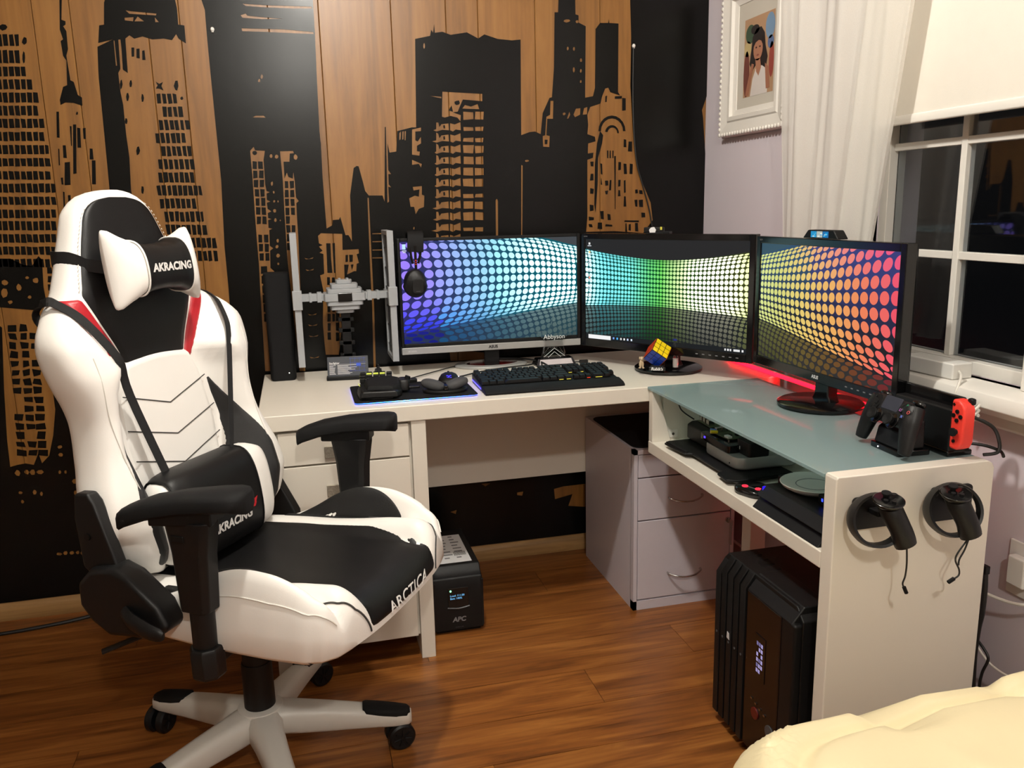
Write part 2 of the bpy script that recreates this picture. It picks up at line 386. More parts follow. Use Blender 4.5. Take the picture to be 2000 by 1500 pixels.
# the great black mass: band, skyline, blocks down to the floor
sky = Z1([(1230, -60), (1230, 0), (1250, 60), (1265, 240), (1290, 500), (1320, 800), (1350, 1100), (1370, 1500)])+PX([(446, 560), (452, 640)])+[(-1.66, wp(452, 660)[1]), (-1.66, .05), (-.9, .05), (0.0, .05)]
sky += [(0.0, wp(1374, 300)[1]), (-.012, wp(1374, 230)[1])]+PX([(1371, 215), (1383, 180), (1386, -20)])
sky += Z2([(1575, -45), (1577, 0), (1582, 180), (1578, 420), (1590, 640), (1597, 700), (1607, 800), (1642, 905), (1677, 990), (1687, 1075), (1640, 1138), (1500, 1128), (1362, 1132), (1368, 1060), (1368, 780), (1395, 770), (1398, 745), (1370, 750), (1372, 700), (1408, 690), (1405, 668), (1368, 655), (1372, 610), (1368, 560), (1382, 522), (1432, 505), (1440, 470), (1455, 432), (1470, 428), (1480, 450), (1528, 466), (1518, 450), (1520, 115), (1475, 112), (1473, 92), (1470, 112), (1430, 112), (1408, 142), (1405, 430), (1395, 470), (1357, 477), (1360, 128), (1325, 110), (1325, 75), (1310, 70), (1308, -45), (1228, -45), (1225, 60), (1208, 60), (1205, 330), (1195, 475), (1183, 478), (1150, 552), (1140, 655), (1112, 642), (1085, 645), (1045, 660), (1042, 193), (1000, 197), (930, 190), (865, 168), (835, 188), (780, 158), (700, 170), (660, 155), (623, 160), (620, 118), (615, 160), (605, 145), (600, 175), (527, 190), (532, 622), (510, 622), (440, 640), (435, 740), (402, 745), (392, 700), (396, 830), (410, 850), (396, 850), (398, 900), (410, 915), (396, 912), (400, 985), (392, 990), (384, 620), (379, 620), (378, 985)])
sky += Z3([(880, 360), (866, 318), (782, 318), (760, 290), (745, 230), (720, 140), (708, 138), (690, 150), (670, 300), (668, 320), (680, 600), (668, 575), (658, 560), (640, 560), (608, 448), (600, 465), (563, 468), (560, 500), (525, 520), (515, 400), (500, 200), (490, 0)])
sky += Z1([(1956, 860), (1950, 800), (1935, 500), (1922, 200), (1912, 40), (1905, -60)])
P = [sky]
H = lambda pts: P.append(pts)
# bare wood inside the band
H(Z1([(1480, 22), (1640, 32), (1900, 40), (1905, 52), (1800, 52), (1600, 44), (1500, 36)])); H(Z1([(1468, 92), (1500, 82), (1510, 95), (1600, 104), (1730, 115), (1600, 117), (1480, 108)])); H(Z1([(1475, 172), (1600, 175), (1720, 178), (1912, 195), (1915, 208), (1600, 194), (1478, 190)]))
H(Z1(blob(1598, 468, 8, 14))); H(Z1(blob(1582, 492, 8, 12))); H(Z1([(1540, 716), (1560, 706), (1610, 706), (1622, 718)]))
def lattice(pts, cells):
    H(pts)
    for c in cells: P.append(c)
def col_cells(fn, x0, x1, ys, rows, hgt, slant=0, cols=2, skip=.08):
    out = []
    for r in range(rows):
        y0 = ys+r*hgt
        for c in range(cols):
            if mr.random() < skip: continue
            w_ = (x1-x0)/cols; out.append(fn(quad(x0+c*w_+5+slant*y0, y0+5, x0+(c+1)*w_-4+slant*y0, y0+hgt-5, 1, 2)))
    return out
lattice(Z3([(58, 45), (80, 20), (88, 42), (148, 45), (140, 100), (150, 250), (158, 290), (178, 298), (158, 306), (160, 345), (182, 355), (160, 362), (165, 400), (188, 415), (166, 425), (168, 455), (190, 462), (168, 468), (170, 515), (195, 520), (175, 530), (178, 625), (200, 640), (180, 655), (182, 760), (205, 780), (190, 1390), (150, 1390), (120, 900), (112, 740), (100, 600), (88, 440), (72, 200)]),
        col_cells(Z3, 60, 130, 105, 11, 56, .075)+[Z3(blob(85, 58, 16, 14))]+col_cells(Z3, 75, 122, 745, 6, 58, .06, 1))
lattice(Z3([(240, 48), (320, 46), (325, 60), (300, 62), (298, 112), (262, 112), (268, 215), (282, 178), (292, 205), (318, 215), (322, 175), (330, 230), (338, 330), (355, 352), (340, 365), (345, 470), (352, 570), (365, 900), (395, 1390), (360, 1390), (318, 1000), (285, 700), (268, 430), (258, 230)]),
        col_cells(Z3, 253, 318, 225, 8, 54, .042))
for (x, y, a, b) in [(185, 78, 9, 13), (220, 80, 12, 14), (335, 84, 14, 18), (190, 245, 8, 14), (202, 298, 6, 9), (205, 354, 7, 8), (228, 354, 4, 8), (208, 412, 10, 12), (212, 468, 9, 12), (242, 470, 4, 7), (226, 595, 8, 14), (222, 630, 10, 12), (228, 685, 12, 14), (230, 735, 6, 9)]: H(Z3(blob(x, y, a, b)))
for (x0, x1, yy) in [(388, 445, 698), (395, 448, 768), (410, 470, 1105), (410, 465, 1040), (415, 475, 1172), (420, 480, 1302)]: H(Z3([(x0, yy), ((x0+x1)/2, yy+7), (x1, yy-4), (x1-6, yy+6), (x0+10, yy+10)]))
# middle wooden lattice behind the model
lattice(Z3([(472, 565), (490, 548), (620, 552), (622, 650), (720, 645), (722, 672), (708, 676), (722, 730), (708, 735), (706, 780), (692, 780), (650, 800), (660, 740), (632, 740), (635, 830), (630, 1000), (600, 1290), (520, 1290), (512, 1220), (502, 1100), (505, 900), (485, 805), (510, 795), (505, 675), (480, 668), (500, 655), (478, 630), (500, 620), (478, 610)]),
        [Z3(q) for q in ([(522, 610), (548, 610), (552, 700), (560, 790), (530, 790)], [(560, 610), (575, 608), (580, 790), (570, 790)], [(640, 682), (655, 680), (655, 722), (640, 725)], [(662, 680), (685, 680), (684, 722), (664, 724)], [(672, 740), (690, 738), (680, 775)])]+col_cells(Z3, 515, 570, 812, 8, 56, .01, 2)+col_cells(Z3, 575, 605, 1030, 3, 60, 0, 1))
# step ladder strip
for yy in (548, 597, 648, 696): H(Z3([(804, yy), (872, yy-2), (872, yy+5), (804, yy+6)]))
H(Z3([(774, 332), (782, 332), (800, 700), (815, 1000), (826, 1395), (812, 1395), (803, 1000), (788, 700)]))
# wooden lettering of the tall block
H(Z2([(660, 447), (855, 458), (855, 494), (760, 486), (745, 520), (735, 545), (712, 548), (750, 562), (748, 592), (733, 574), (700, 566), (672, 574), (658, 570)])); P.append(Z2(blob(733, 502, 14, 13))); H(Z2([(597, 468), (655, 472), (655, 480)])); H(Z2([(757, 530), (770, 512), (800, 520), (832, 508), (840, 533)])); P.append(Z2([(690, 540), (705, 515), (712, 545)]))
for r in range(11):
    y0 = 598+r*54.5
    H(Z2([(630, y0+mr.uniform(-8, 4)), (640, y0), (646, y0+22), (655, y0+8), (690, y0+4), (692, y0+38), (660, y0+36), (632, y0+44), (605+mr.uniform(0, 22), y0+38), (630, y0+32)]))
    H(Z2([(697, y0+3), (720, y0+9), (748, y0-2), (750, y0+38), (725, y0+34), (712, y0+44), (697, y0+38)]))
    if mr.random() < .6: P.append(Z2([(664, y0+14), (672, y0+12), (674, y0+28), (666, y0+30)]))
    thin = r in (1, 2, 7, 10)
    for x0, x1 in ((762, 812), (820, 860)):
        H(Z2(quad(x0, y0-52+(18 if thin else 0), x1, y0-14, 0, 2.5)))
H(Z2([(920, 978), (926, 970), (931, 980), (932, 1150), (922, 1150)])); H(Z2([(1045, 805), (1052, 808), (1050, 1150), (1045, 1150)])); H(Z2(blob(1072, 785, 11, 6))); H(Z2(blob(571, 224, 5, 14))); H(Z2(blob(521, 1114, 4, 8)))
for (x, y, a, b) in [(1272, 236, 5, 11), (1302, 238, 5, 12), (1337, 293, 6, 11), (1302, 340, 5, 13), (1336, 346, 5, 11), (1336, 398, 5, 8), (1268, 102, 16, 8), (1318, 106, 8, 8), (1254, 556, 8, 8)]: H(Z2(blob(x, y, a, b)))
H(Z2([(1268, 580), (1280, 545), (1284, 560), (1276, 578)])); H(Z2([(1300, 560), (1312, 530), (1334, 528), (1332, 560), (1308, 572)])); H(Z2([(1345, 560), (1352, 528), (1368, 522), (1366, 558)]))
H(Z2([(1188, 492), (1202, 492), (1200, 580), (1172, 580), (1168, 660), (1184, 664), (1182, 718), (1152, 716), (1150, 664), (1162, 660), (1168, 570), (1186, 560)])); P.append(Z2([(1160, 682), (1174, 682), (1172, 704), (1160, 704)]))
H(Z2([(450, 650), (458, 640), (456, 680), (450, 684)])); H(Z2([(464, 642), (472, 640), (470, 680), (464, 682)])); H(Z2([(476, 640), (482, 640), (480, 684), (476, 684)])); H(Z2([(512, 632), (556, 622), (555, 640), (528, 642), (528, 685), (540, 690), (555, 668), (556, 700), (536, 712), (536, 738), (550, 740), (548, 760), (512, 755)]))
H(Z2([(512, 780), (548, 795), (560, 800), (556, 818), (545, 800), (512, 805)])); H(Z2([(515, 912), (560, 908), (560, 950), (572, 955), (570, 1010), (545, 1020), (530, 1046), (522, 1010), (505, 1010), (498, 968), (525, 955), (545, 960), (548, 925), (520, 930)]))
# low wood scraps under the desk
for pl in ([(1082, 955), (1100, 950), (1143, 945), (1143, 990), (1110, 988), (1118, 965), (1084, 975)], [(1010, 962), (1022, 960), (1020, 968), (1010, 967)], [(880, 1000), (892, 996), (890, 1004)], [(940, 945), (958, 944), (948, 950)], [(878, 686), (900, 684), (960, 690), (950, 702), (880, 705)]): H(PX(pl))
mural('mural_black_mass', P)
# black drawing on the arched building (bare wood there)
P = []
arch = lambda cx, cy, r, a0, a1, n=10: [(cx+r*math.cos(math.radians(lerp(a0, a1, k/n))), cy-r*1.15*math.sin(math.radians(lerp(a0, a1, k/n)))) for k in range(n+1)]
P.append(Z2(arch(1488, 640, 66, 0, 180)+arch(1488, 640, 54, 180, 0))); P.append(Z2(arch(1488, 650, 34, 0, 170)+arch(1490, 650, 24, 170, 0)))
P.append(Z2([(1500, 650), (1514, 650), (1520, 735), (1510, 760), (1505, 700)])); P.append(Z2([(1430, 640), (1445, 660), (1440, 700), (1420, 770), (1418, 900), (1408, 1040), (1402, 1000), (1405, 800), (1415, 700)]))
for x in (1464, 1477, 1490): P.append(Z2(quad(x, 735, x+6, 772, 0, 1)))
for (x0, y0, x1, y1) in [(1540, 480, 1556, 540), (1500, 470, 1535, 482), (1455, 468, 1462, 500), (1545, 680, 1560, 720), (1568, 690, 1588, 740), (1520, 790, 1532, 830), (1545, 800, 1560, 850), (1575, 800, 1590, 850), (1520, 880, 1530, 910), (1545, 880, 1556, 940), (1518, 930, 1530, 960), (1545, 960, 1556, 1010), (1500, 760, 1506, 1020), (1432, 800, 1440, 850), (1432, 870, 1438, 900), (1456, 880, 1470, 905), (1476, 880, 1484, 930), (1456, 930, 1468, 950), (1384, 790, 1398, 812), (1382, 850, 1396, 880), (1380, 920, 1398, 945), (1380, 1000, 1396, 1030), (1376, 1060, 1398, 1075), (1432, 1030, 1446, 1070), (1466, 1045, 1480, 1072), (1600, 925, 1615, 945), (1622, 930, 1636, 948), (1600, 975, 1612, 1010), (1620, 975, 1640, 1012), (1550, 1075, 1620, 1084), (1570, 1095, 1580, 1125), (1600, 1090, 1616, 1128), (1552, 1090, 1560, 1130), (1632, 1040, 1650, 1060), (1376, 1095, 1392, 1110), (1420, 1085, 1440, 1118), (1455, 1095, 1490, 1105)]:
    P.append(Z2(quad(x0, y0, x1, y1, 0, 2.5)))
P.append(Z2([(1500, 1040), (1520, 1020), (1560, 1032), (1640, 1035), (1560, 1045), (1545, 1080), (1540, 1128), (1500, 1128), (1478, 1085)]))
mural('mural_arched_building', P, -.0014)

# ---- right wall with the window opening
WY0, WY1, WZ0, WZ1 = -1.45, -.93, .872, 2.02
m = MB().bx(0, .14, WY1, .1, -.06, ZC).bx(0, .14, Y0, WY0, -.06, ZC).bx(0, .14, WY0, WY1, -.06, WZ0).bx(0, .14, WY0, WY1, WZ1, ZC)
wall_right = struct('wall_right', m, M['wall'], smooth=0)
N = NT('night window glass'); N.set(Base_Color=(.9, .95, 1, 1), Roughness=.02, IOR=1.5); N.b.inputs['Transmission Weight'].default_value = 1
M['pane'] = N.m
window = struct('window_1', MB().bx(.02, .07, WY0, WY0+.028, WZ0, WZ1).bx(.02, .07, WY1-.028, WY1, WZ0, WZ1).bx(.02, .07, WY0, WY1, WZ0, WZ0+.03).bx(.02, .07, WY0, WY1, WZ1-.03, WZ1), M['trim'], bevel=.002)
mt = [WY0+.028, -1.19, WY1-.028]; hz = [WZ0+.03, 1.134, 1.39, 1.645, WZ1-.03]
obj('muntin', MB().bx(.03, .058, -1.199, -1.181, WZ0+.03, WZ1-.03), M['trim'], window, bevel=.002)
for z in hz[1:-1]: obj('muntin', MB().bx(.032, .056, WY0+.028, WY1-.028, z-.009, z+.009), M['trim'], window, bevel=.002)
for a, b in zip(mt, mt[1:]):
    for c, d in zip(hz, hz[1:]): obj('pane', MB().bx(.042, .047, a+.002, b-.002, c+.002, d-.002), M['pane'], window, smooth=0)
sill = struct('trim_1', MB().prism([(.02, .872), (-.06, .872), (-.078, .866), (-.085, .852), (-.085, .838), (-.07, .822), (-.03, .816), (-.03, .79), (-.018, .782), (0, .782), (0, .86), (.02, .86)], -1.75, -.84, 'y'), M['trim'], bevel=.002, seg=2)
# prism axis y expects (x, z)
struct('trim_2', MB().bx(-.016, .02, WY1, WY1+.055, .872, 2.1), M['trim'], bevel=.003)
struct('trim_3', MB().bx(-.016, .02, WY0-.055, WY0, .872, 2.1), M['trim'], bevel=.003)
struct('baseboard_right', MB().bx(-.014, 0, Y0, -.0, 0, .09), M['trim'], bevel=.003)

# ================================================================== CEILING LAMPS
def ceiling_lamp(loc, power, label):
    t = thing('ceiling_lamp', label, 'lamp', (loc[0], loc[1], ZC))
    obj('ceiling_rose', MB().lathe([(.0, 0), (.07, 0), (.075, -.012), (.05, -.03), (.0, -.03)], n=28), M['trim'], t)
    obj('shade', MB().lathe([(.045, -.03), (.12, -.045), (.125, -.055), (.118, -.055), (.04, -.04)], n=32, cap=False), M['white_p'], t)
    ld = bpy.data.lights.new('bulb_light', 'POINT'); ld.energy = power; ld.color = LAMP_COL; ld.shadow_soft_size = .045
    lo = bpy.data.objects.new('bulb_light', ld); COL.objects.link(lo); lo.parent = t; lo.location = (0, 0, -.115)
ceiling_lamp((-1.30, -3.56), LAMP_A, 'round white ceiling lamp nearer the wall opposite the mural')
ceiling_lamp((-1.27, -1.42), LAMP_B, 'round white ceiling lamp above the swivel chair and desk')

# ================================================================== DESKS AND CABINET
ZD = .75; DF, DL = -.6335, -1.568
desk = thing('desk', 'long white desk with drawers standing along the black and wood mural', 'desk', (-.9, -.33, 0))
D = lambda name, mb, m, par=desk, **k: obj(name, mb.map(lambda p: (p.x+.9, p.y+.33, p.z)) if par is desk else mb, m, par, **k)
D('tabletop', MB().bx(DL, -.055, DF, -.03, ZD-.0436, ZD), M['desk'], bevel=.003)
D('leg', MB().bx(-1.1711, -1.1309, DF+.006, -.05, 0, ZD-.0436), M['desk'], bevel=.002)
D('leg', MB().bx(DL, DL+.04, DF+.006, -.05, 0, ZD-.0436), M['desk'], bevel=.002)
D('leg', MB().bx(-.11, -.07, -.3, -.05, 0, ZD-.0436), M['desk'], bevel=.002)
D('modesty_panel', MB().bx(-1.1309, -.11, -.068, -.05, .3211, ZD-.0436), M['desk'], bevel=.001)
D('cabinet_body', MB().bx(DL+.04, -1.1711, DF+.03, -.05, .066, ZD-.048), M['desk'])
hp = MB().prism([(-.042, .022), (.042, .022), (.042, -.022), (-.042, -.022)], -.006, 0, 'y')
for nm, z0, z1, hz_ in (('drawer', .609, .6985, .64), ('drawer', .072, .604, .532)):
    dr = D(nm, MB().bx(DL+.047, -1.178, DF+.008, DF+.03, z0, z1), M['desk'], bevel=.0015)
    h = obj('pull', MB().bx(-.050, .050, -.006, .0, -.016, .016), M['pull'], dr, bevel=.001); h.location = (-1.354+.9, DF+.33+.008, hz_)
# glass topped side desk
XL, YN, ZG = -.485, -1.518, .752
side = thing('side_desk', 'white side desk with frosted glass top and open shelf below the window', 'desk', (-.3, -1.1, 0))
S = lambda name, mb, m, **k: obj(name, mb.map(lambda p: (p.x+.3, p.y+1.1, p.z)), m, side, **k)
N = NT('green tinted glass'); N.set(Base_Color=srgb(166, 188, 190), Roughness=.06); N.b.inputs['Specular IOR Level'].default_value = .6
trn = N.n('ShaderNodeBsdfTransparent', ins={0: srgb(205, 228, 226)}); mxs = N.n('ShaderNodeMixShader', ins={0: .45, 1: (N.b, 0), 2: (trn, 0)}); N.t.links.new(mxs.outputs[0], N.t.nodes['Material Output'].inputs[0])
M['gtop'] = N.m
S('glass_top', MB().bx(XL-.002, -.135, YN+.037, DF-.003, ZG-.008, ZG), M['gtop'], bevel=.001)
m = MB().prism([(XL, 0), (-.127, 0), (-.127, ZG-.012), (-.133, ZG-.002), (-.143, ZG+.003), (XL+.004, ZG+.003), (XL, ZG-.001)], YN, YN+.0367, 'y')
S('end_panel', m, M['desk'], bevel=.004, seg=3)
S('shelf', MB().bx(XL, -.15, YN+.0367, DF-.006, .5562, .5923), M['desk'], bevel=.003)
S('back_panel', MB().bx(-.15, -.135, YN+.0367, DF-.004, .5562, ZG-.01), M['desk'], bevel=.001)
S('side_bracket', MB().prism([(XL+.002, .5923), (XL+.06, .5923), (XL+.02, ZG-.009), (XL+.002, ZG-.009)], DF-.03, DF-.006, 'y'), M['desk'], bevel=.001)
S('side_board', MB().bx(XL+.04, -.15, DF-.02, DF-.006, .5923, ZG-.009), M['desk'])
S('leg', MB().bx(-.2, -.15, -.74, -.69, 0, .5562), M['desk'], bevel=.002)
S('bracket_plate', MB().bx(XL+.055, XL+.085, DF-.024, DF-.02, .6, .622), M['trim'], bevel=.001)
S('screw', MB().cyl((XL+.07, DF-.024, .611), (XL+.07, DF-.0265, .611), .004, n=12), M['chrome'])
# filing cabinet
CX0, CX1, CY0, CY1, CZ = -.4826, -.136, -.5311, -.0795, .529
fc = thing('file_cabinet', 'lilac grey steel filing cabinet with three drawers under the desk', 'cabinet', ((CX0+CX1)/2, (CY0+CY1)/2, 0))
Fc = lambda name, mb, m, par=fc, **k: obj(name, mb.map(lambda p: (p.x-(CX0+CX1)/2, p.y-(CY0+CY1)/2, p.z)), m, par, **k)
Fc('body', MB().bx(CX0, CX1, CY0+.022, CY1, 0, CZ).bx(CX0, CX0+.012, CY0, CY0+.024, 0, CZ).bx(CX1-.012, CX1, CY0, CY0+.024, 0, CZ).bx(CX0, CX1, CY0, CY0+.024, CZ-.014, CZ).bx(CX0, CX1, CY0, CY0+.024, 0, .03), M['cab'])
for k, (z0, z1) in enumerate(((.44, .512), (.300, .436), (.034, .296))):
    d = Fc('drawer', MB().bx(CX0+.0145, CX1-.0145, CY0+.001, CY0+.02, z0, z1), M['cab'], bevel=.002)
    if k:
        zc = (.366, .115)[k-1]
        pts = [(-.056, 0, 0), (-.053, -.012, -.001), (-.03, -.026, -.006), (0, -.03, -.008), (.03, -.026, -.006), (.053, -.012, -.001), (.056, 0, 0)]
        h = obj('handle', MB().tube(catmull(pts, 5), .0042, 10, flat=.7), M['chrome'], d)
        h.location = (-.309-(CX0+CX1)/2, CY0+.001-(CY0+CY1)/2, zc)
lk = Fc('lock', MB().cyl((-.160, CY0+.002, .270), (-.160, CY0-.006, .270), .009, n=16), M['chrome'])
Fc('key', MB().cyl((-.160, CY0-.006, .270), (-.160, CY0-.02, .270), .0015, n=6).bx(-.1615, -.1585, CY0-.034, CY0-.012, .262, .278).bx(-.156, -.154, CY0-.02, CY0-.005, .19, .262), M['chrome'])
m = MB(); r_ = .03; x0, x1, y0, y1 = CX0+.01, CX1-.02, CY0+.02, CY1-.03
poly = [(cx+r_*math.cos(math.radians(a)), cy+r_*math.sin(math.radians(a))) for cx, cy, s0 in ((x1-r_, y1-r_, 0), (x0+r_, y1-r_, 90), (x0+r_, y0+r_, 180), (x1-r_, y0+r_, 270)) for a in range(s0, s0+91, 15)]
tag(obj('mat', m.prism(poly, CZ+.0005, CZ+.0045, 'z'), M['rub'], bevel=.001), 'thin black rubber mat lying on the filing cabinet', 'mat')

# ================================================================== CHAIR
CHO, CHA = Vector((-1.595, -.98, 0)), math.radians(-33.5)
chair = thing('gaming_chair', 'white and black racing style swivel chair with red trim and neck pillow', 'chair', CHO, CHA)
CF = Vector((math.cos(CHA), math.sin(CHA), 0)); CL = Vector((-math.sin(CHA), math.cos(CHA), 0))
def ch_px(u, v, x0=-.10, z0=.55, k=-.19):
    "pixel -> chair space on the leaning back plane"
    d = FW+RT*((u-1000)/FPX)-UP*((v-750)/FPX); c = CAM-CHO
    dl = Vector((d.dot(CF), d.dot(CL), d.z)); cl = Vector((c.dot(CF), c.dot(CL), c.z))
    t = (x0+k*(cl.z-z0)-cl.x)/(dl.x-k*dl.z); return cl+dl*t
# --- five star base
for k in range(5):
    a = math.radians(-4+72*k)-CHA; ca, sa = math.cos(a), math.sin(a)
    P_ = lambda r, t, z: (ca*r-sa*t, sa*r+ca*t, z)
    rs = []
    for r, hw, zt, zb in ((.02, .040, .150, .10), (.05, .040, .147, .086), (.09, .034, .141, .080), (.15, .030, .131, .074), (.21, .028, .119, .070), (.27, .026, .106, .064), (.315, .025, .095, .060), (.338, .021, .090, .060), (.346, .013, .087, .062)):
        h = zt-zb; rs.append([P_(r, t*hw, zb+zz*h) for t, zz in ((-1, .15), (-.95, .7), (-.72, .95), (-.4, 1), (.4, 1), (.72, .95), (.95, .7), (1, .15), (.8, 0), (-.8, 0))])
    arm = obj('base_arm', MB().rings(rs), M['arm_grey'], chair, smooth=50)
    rs = []
    for r, hw, zt in ((.232, .017, .1145), (.24, .0225, .1135), (.27, .0232, .1075), (.31, .0225, .098), (.335, .0185, .0925), (.343, .010, .089)):
        rs.append([P_(r, t*hw, zt+dz) for t, dz in ((-1, -.012), (-1, .0005), (-.8, .0035), (0, .005), (.8, .0035), (1, .0005), (1, -.012))])
    obj('foot_grip', MB().rings(rs), M['rub'], arm, smooth=60)
    c = Vector(P_(.328, 0, 0)); sw = a+math.radians([-166, -40, 100, 30, 150][k])
    cst = obj('caster', MB().cyl(c+Vector((0, 0, .05)), c+Vector((0, 0, .072)), .008, n=12).ell(c+Vector((0, 0, .036)), (.017, .017, .02), 14, 8), M['plas_d'], chair)
    ax = Vector((-math.sin(sw), math.cos(sw), 0)); off = Vector((math.cos(sw), math.sin(sw), 0))*.012
    for s in (-1, 1):
        w0 = c+off+ax*(.006*s)+Vector((0, 0, .0325)); w1 = c+off+ax*(.026*s)+Vector((0, 0, .0325))
        wm = MB().cyl(w0, w0.lerp(w1, .2), .027, .0325, n=28).cyl(w0.lerp(w1, .2), w0.lerp(w1, .8), .0325, n=28).cyl(w0.lerp(w1, .8), w1, .0325, .028, n=28)
        wh = obj('wheel', wm, M['plas'], cst)
        sp = MB()
        up_ = Vector((0, 0, 1)); sd = ax.cross(up_)
        for q in range(7):
            an = 2*math.pi*q/7; dd = up_*math.cos(an)+sd*math.sin(an); sp.cyl(w1+dd*.005, w1+dd*.021, .0022, n=6)
        sp.cyl(w1, w1+ax*(.0015*s), .006, n=14); obj('spokes', sp, M['plas_d'], wh)
obj('hub', MB().lathe([(.0, .085), (.05, .085), (.055, .10), (.056, .135), (.05, .149), (.04, .152), (0, .152)], n=36), M['arm_grey'], chair, smooth=40)
obj('gas_column', MB().lathe([(0, .15), (.035, .15), (.0345, .255), (.033, .262), (.031, .262), (.030, .30), (.029, .305), (.027, .305), (.0265, .335), (.0, .335)], n=32), M['plas'], chair)
obj('gas_piston', MB().cyl((0, 0, .33), (0, 0, .44), .019, n=24), M['plas_d'], chair)
obj('mechanism', MB().bx(-.11, .12, -.075, .075, .428, .462).bx(-.13, .17, -.11, -.085, .44, .468).bx(-.13, .17, .085, .11, .44, .468), M['plas'], chair, bevel=.006)
lv = catmull([(-.03, -.07, .44), (-.06, -.14, .435), (-.10, -.2, .42), (-.165, -.265, .40)], 5)
lev = obj('height_lever', MB().tube(lv, .0045, 8), M['plas_d'], chair)
obj('lever_paddle', MB().tube([lv[-6], lv[-1]], .009, 10, flat=.55, up=(0, 0, 1)), M['plas'], lev)

# --- seat
SB = .466
bol = [(-.16, .0), (-.10, .004), (-.03, .02), (.03, .045), (.09, .080), (.15, .106), (.2, .113), (.26, .106), (.31, .086), (.35, .055), (.385, .03)]
inn = [(-.16, .0), (.0, .006), (.1, .012), (.18, .022), (.26, .034), (.33, .040), (.385, .034)]
def seat_top(x, y):
    a = abs(y)
    base = .522+.012*sstep((a-.02)/.16)-.004*sstep((.05-x)/.2)
    z = base+interp(inn, x)*max(0, 1-((a-.182)/.042)**2 if abs(a-.182) < .042 else 0)
    ob = max(0, 1-((a-.252)/.036)**2)**.7 if abs(a-.252) < .036 else 0
    z = max(z if a < .222 else min(z, .526), .515+sinterp(bol, x)*ob+.005*ob)
    return z
SX0, SX1, SXR = -.16, .398, .33
def seat_w(x): return interp([(-.16, .225), (-.1, .245), (0, .268), (.1, .279), (.25, .281), (.32, .276), (.36, .262), (.385, .235), (.398, .19)], x)
def seat_pt(t, s, off=0):
    "t 0..1 back to front and down the lip, s -1..1 across"
    if t < .7: x = lerp(SX0, SXR, t/.7); dr = 0; ang = 0
    else:
        ang = min(1, (t-.7)/.3)*(math.pi/2-1e-4); x = SXR
    W = seat_w(x+(SX1-SXR)*math.sin(ang)); y = s*W
    zt = seat_top(x, y)
    e = (1-abs(s)**14)
    zt = SB+(zt-SB)*max(e, 0)**.5
    n = Vector((math.sin(ang), 0, math.cos(ang)))
    fx = (SX1-SXR-.0)*(1-.18*abs(s)**3)
    p = Vector((x+fx*math.sin(ang), y, SB+(zt-SB)*math.cos(ang)**.85 if ang else zt))
    return p+n*off
ss = [math.sin(math.pi/2*k/34) if abs(k) > 30 else k/34*1.0 for k in range(-34, 35)]
ss = sorted(set([max(-1, min(1, k/40)) for k in range(-40, 41)]+[-.99, .99, -.965, .965]))
ns = len(ss); rs = []
for i in range(57):
    t = i/56; r = [seat_pt(t, s) for s in ss]
    bot = [Vector((p.x-.012*(t > .7), p.y*.96, SB-.012)) for p in reversed(r)]
    if t > .95: bot = [Vector((p.x-.02, p.y*.95, SB-.012)) for p in reversed(r)]
    rs.append(r+bot)
obj('seat', MB().rings(rs), M['white_pu'], chair, smooth=60)
def seat_patch(name, m, sl, sr, t0, t1, off=.0035, nu=24, nv=60):
    def fn(u, v):
        t = lerp(t0, t1, v); x = seat_pt(t, 0).x; a, b = sl(t), sr(t); y = lerp(a, b, u)
        rim = min(1, min(u, 1-u)*nu/1.5)*min(1, min(v, 1-v)*nv/1.5)
        xx = lerp(SX0, SXR, min(t, .7)/.7); W = seat_w(xx+(SX1-SXR)*math.sin(max(0, t-.7)/.3*math.pi/2))
        return seat_pt(t, y/W, off*(1.5*rim-.7))
    return obj(name, MB().grid(fn, nu, nv), m, chair, smooth=60)
bw = lambda t: interp([(0, .165), (.3, .172), (.55, .170), (.65, .158), (.72, .150), (.85, .158), (1, .152)], t)
seat_patch('seat_panel', M['black_pu'], lambda t: -bw(t), bw, .0, .985)
for s in (-1, 1):
    lo = lambda t: .206; hi = lambda t: .206+.040*math.sin(math.pi*min(1, max(0, (t-.16)/.5)))**.6
    seat_patch('bolster_panel', M['carbon'], (lambda t: lo(t)*s) if s > 0 else (lambda t: -hi(t)), (lambda t: hi(t)) if s > 0 else (lambda t: -lo(t)), .165, .655, off=.006, nu=14, nv=48)
for s in (-1, 1):           # seam along the outer side of each bolster
    obj('seam', MB().tube([seat_pt(t, s*.955, .0012) for t in [.3+.016*k for k in range(35)]], .0016, 6), M['thread'], chair)
for s in (-1, 1): obj('seam', MB().tube([seat_pt(t, s*.219/.28, .0005) for t in [.5+.0122*k for k in range(41)]], .0022, 6), M['seam'], chair)
tx = text2d('ARCTICA', .040, bold=.0006, shear=.35, space=1.12)
def arct(p):
    q = seat_pt(.93, p.x/seat_w(.39), .003); a = seat_pt(.945-(p.y)*2.2, p.x/seat_w(.39), .0062); return a
obj('lettering', tx.map(lambda p: arct(p)), M['embroid'], chair, smooth=0)
obj('seat_pan', MB().bx(-.14, .33, -.2, .2, .448, .456), M['plas_d'], chair, bevel=.004)

